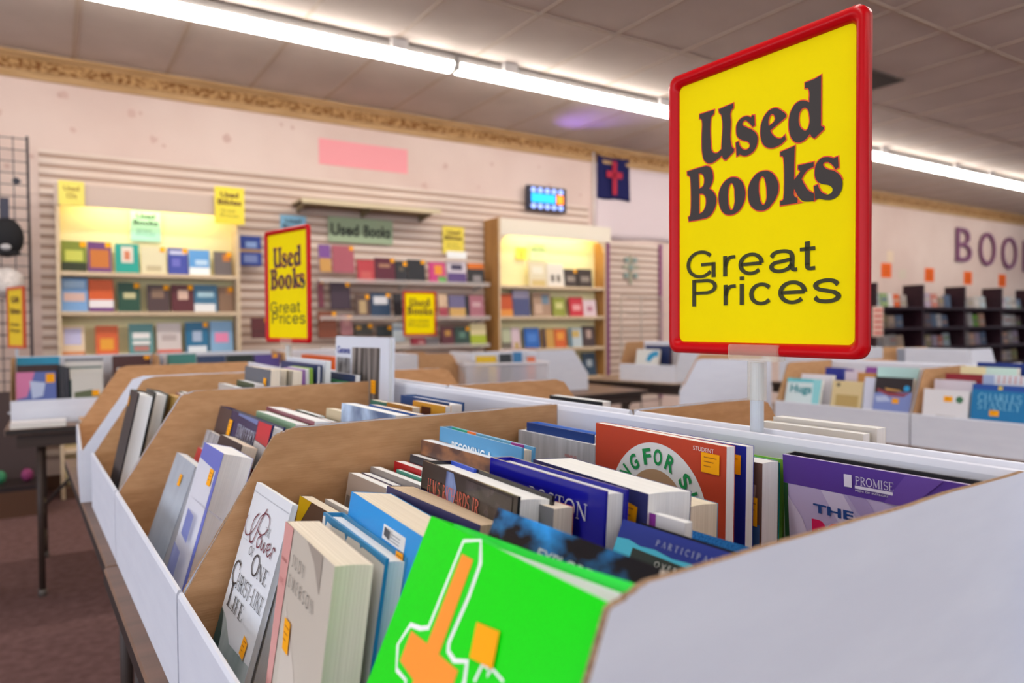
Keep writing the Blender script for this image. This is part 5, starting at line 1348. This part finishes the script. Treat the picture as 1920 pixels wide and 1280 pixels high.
rbook('straw yellow book with a small emblem', -1.766, 2.91, .9185, .135, .02, 'd8c494', 12, art=[('b89c60', mm([(20, 60), (120, 60), (120, 130), (20, 130)])), ('6c5c48', mm([(18, 10), (34, 10), (34, 26), (18, 26)]))])
rbook('thick white-spined book between the straw yellow and dark picture books', -1.62, 2.90, .941, .045, .08, 'd4d8ec', 8)
rbook('dark night-scene picture book with a blue dot and orange tag', -1.571, 2.895, .946, .150, .02, '2c2428', 12, art=[('7c8cc8', mm([(0, 66), (150, 56), (150, 190), (0, 190)])), ('b8c4e4', mm([(6, 82), (50, 76), (72, 96), (14, 102)])), ('8c3440', mm([(10, 46), (60, 60), (120, 62), (144, 56), (120, 76), (60, 76), (10, 58)])), ('d8a050', mm([(40, 44), (100, 50), (110, 55), (50, 53)])), ('209cd8', mm([(128 + 12 * math.cos(a * math.pi / 6), 42 + 12 * math.sin(a * math.pi / 6)) for a in range(12)]))], sticker=mm([(76, 84), (102, 84), (102, 104), (76, 104)]))
rbook('pale aqua album behind the night-scene book', -1.614, 2.985, .981, .172, .03, 'b4d8d8', 4)
rbook('small purple book left of the pale aqua album', -1.70, 3.05, .974, .05, .03, '8c4ca0', 3, pages=mat('8c4ca0', .6))
rbook('small tan-orange book left of the pale aqua album', -1.70, 2.985, .9515, .075, .03, 'c08848', 4, pages=mat('c08848', .6))
rbook('white book with orange tag and green dot, left in the right edge box', -1.372, 2.875, .912, .159, .03, 'e4e2e6', 8, art=[('3c7454', mm([(128 + 13 * math.cos(a * math.pi / 6), 34 + 13 * math.sin(a * math.pi / 6)) for a in range(12)])), ('b4b0b0', mm([(50, 96), (120, 98), (120, 104), (50, 102)]))], sticker=mm([(74, 24), (104, 24), (104, 44), (74, 44)]))
rbook('blue hardback with pale blue capitals and an orange tag at the right picture edge', -1.206, 2.885, .941, .19, .03, '1c78b0', 9, hard=True, art=[('1c4ca0', mm([(0, 0), (190, 0), (190, 22), (0, 20)])), ('d4c060', mm([(84, 4), (98, 4), (98, 18), (84, 18)]))], text=[('serif', 'CHARLES', .022, .160, .060, .026, '8cd0ec'), ('serif', 'STANLEY', .022, .160, .089, .025, '8cd0ec')], sticker=mm([(62, 92), (92, 92), (92, 112), (62, 112)]))
rbook('lilac-white paperback behind the white tagged book', -1.373, 2.96, .944, .134, .03, 'd4ccd8', 5)
rbook('dark red book behind the lilac-white paperback', -1.356, 3.01, .966, .13, .03, '8c2430', 4, pages=mat('a83c44', .6))
rbook('cream and mint book third behind the white tagged book', -1.323, 3.06, .9935, .194, .03, 'e4deb0', 3, art=[('c4e0d8', mm([(90, 0), (194, 0), (194, 30), (90, 30)]))])
rbook('white book with a red check pattern behind the blue hardback', -1.213, 2.985, .970, .17, .03, 'dce0e8', 5, art=[('c87474', mm([(50 + 18 * (k % 6), 4 + 10 * (k // 6)), (58 + 18 * (k % 6), 4 + 10 * (k // 6)), (58 + 18 * (k % 6), 9 + 10 * (k // 6)), (50 + 18 * (k % 6), 9 + 10 * (k // 6))])) for k in range(18)] + [('a0b0d4', mm([(2, 2), (40, 2), (40, 40), (2, 40)]))])
rbook('navy album at the back of the right edge box', -1.289, 3.12, 1.0075, .21, .03, '1c3480', 2, pages=mat('1c3480', .6))

# ---- a farther aisle of boxes seen past the sign frame
ZQ = .692
folding_table('brown folding table of the farthest box aisle on the right', row(-3.62, 5.0), A_ROW, 1.5, .58, ZQ, (.16, 1.34))
bin_box('far cardboard box with a kraft side, first right of the sign frame', row(-3.17, 5.55, ZQ), A_ROW + math.pi, .42, .42, HL, HR, .12, .12, 41, kraft_out=True)
bin_box('far cardboard box with a kraft side, second right of the sign frame', row(-2.74, 5.55, ZQ), A_ROW + math.pi, .42, .42, HL, HR, .12, .12, 42, kraft_out=True)
bin_box('far cardboard box showing its white end wall before the dark shelves', row(-2.16, 5.55, ZQ), A_ROW + math.pi, .42, .42, HL, HR, .12, .12, 43)
for k, (u, v, c_, nm) in enumerate(((-3.55, 5.22, 'd4ccc8', 'pale'), (-3.54, 5.30, 'b86c5c', 'brick red'), (-3.11, 5.24, 'c8c4c0', 'light grey'), (-3.10, 5.33, 'd09080', 'salmon'), (-2.68, 5.24, 'a0a8b8', 'slate blue'), (-2.67, 5.33, 'dcd4cc', 'ivory'))):
    book('small %s book standing in the farthest box aisle' % nm, row(u, v, ZQ + .005), A_ROW, R(-6), .15, .03, .28, c_)

# ---- island table in front of the slatwall
tI = folding_table('brown folding table in the middle distance before the right bookcase', room(1.75, 3.80), A_ROOM, 1.83, .82, .692, (.16, 1.66))
bin_box('cardboard box with a plain white slanted side, in front of the right bookcase', room(3.27, 4.10, .692), A_ROOM + math.pi / 2, .48, .45, HL, HR, .14, .14, 51)
bin_box('cardboard box with its white back toward us, below the orange-framed sign', room(2.74, 4.57, .692), A_ROOM + math.pi, .42, .43, HL, HR, .14, .14, 52)
bin_box('plain kraft cardboard box with a slanted side, left of the clear storage bin', room(2.27, 4.10, .692), A_ROOM + math.pi / 2, .40, .36, HL, HR, .12, .12, 53, kraft_out=True)
t = thing('storage_bin', 'clear plastic storage bin of small things before the right bookcase', 'bin', room(2.13, 3.87, .693), A_ROOM - .30)
CLB = clear('clear_bin_plastic', 'd8d4d8', .38, .2)
mb = MB()
mb.box(0, 0, 0, .53, .004, .225, CLB); mb.box(0, .29, 0, .53, .294, .225, CLB); mb.box(0, .004, 0, .004, .29, .225, CLB); mb.box(.526, .004, 0, .53, .29, .225, CLB); mb.box(.004, .004, 0, .526, .29, .004, CLB)
mb.build('tub', t)
mb = MB(); mb.box(-.012, -.012, .222, .542, .0, .236, mat('e0dce0', .4)); mb.box(-.012, .294, .222, .542, .306, .236, mat('e0dce0', .4)); mb.box(-.012, 0, .222, 0, .294, .236, mat('e0dce0', .4)); mb.box(.53, 0, .222, .542, .294, .236, mat('e0dce0', .4)); mb.build('rim', t, .003, 1)
BIN = frame(A_ROOM - .30)
for k, (x, z, W_, c_, nm) in enumerate(((.08, .20, .10, 'c8a078', 'tan'), (.22, .19, .12, 'b86878', 'rose'), (.36, .20, .10, 'b8a8c8', 'lilac'), (.10, .27, .13, 'e0b820', 'yellow'), (.26, .28, .08, '34383c', 'black'), (.36, .29, .06, '3c7cb0', 'blue'), (.44, .26, .05, 'e07850', 'orange'))):
    p = room(2.13, 3.87, 0) + BIN(x, .12 + .03 * (k % 3), 0)
    book('%s booklet standing in the clear plastic bin' % nm, Vector((p.x, p.y, .698)), A_ROOM - .30, R(4), W_, .02, z, c_, pages=PAGES if nm not in ('yellow', 'blue', 'orange') else mat(c_, .6))
for k, (x, c_, nm) in enumerate(((.03, '5c2c2c', 'brown'), (.14, '2c3c64', 'navy'), (.26, '24403c', 'dark green'), (.36, 'd0c4bc', 'cream'))):
    book('%s hardback in the white-backed box under the orange-framed sign' % nm, room(2.34 + x * .8, 4.24 + .035 * k, .697), A_ROOM, R(6), .10, .03, .25, c_, hard=True)
# small side table by the narrow slatwall
A_S = -.74
sf = frame(A_S)
OS = Vector((.52, 5.88, 0))
folding_table('small dark-edged side table by the narrow slatwall', OS, A_S, 1.3, .62, .72, (.14, 1.16), 'a88c70')
def sp(x, y, z): return OS + sf(x, y, z)
bin_box('small kraft box with a pale front, on the side table by the wire rack', sp(.36, .10, .72), A_S, .50, .36, .13, .30, .10, .10, 61)
book('white book with a blue swoosh in the box on the side table', sp(.47, .13, .725), A_S, R(12), .20, .03, .245, 'd8d8d4', art=[('1c90c0', mm([(90, 90), (110, 40), (150, 16), (198, 12), (198, 50), (160, 60), (130, 100)]))])
book('navy-topped book behind the white swoosh book', sp(.50, .24, .725), A_S, R(4), .22, .04, .27, '24305c', pages=mat('3a3458', .6))
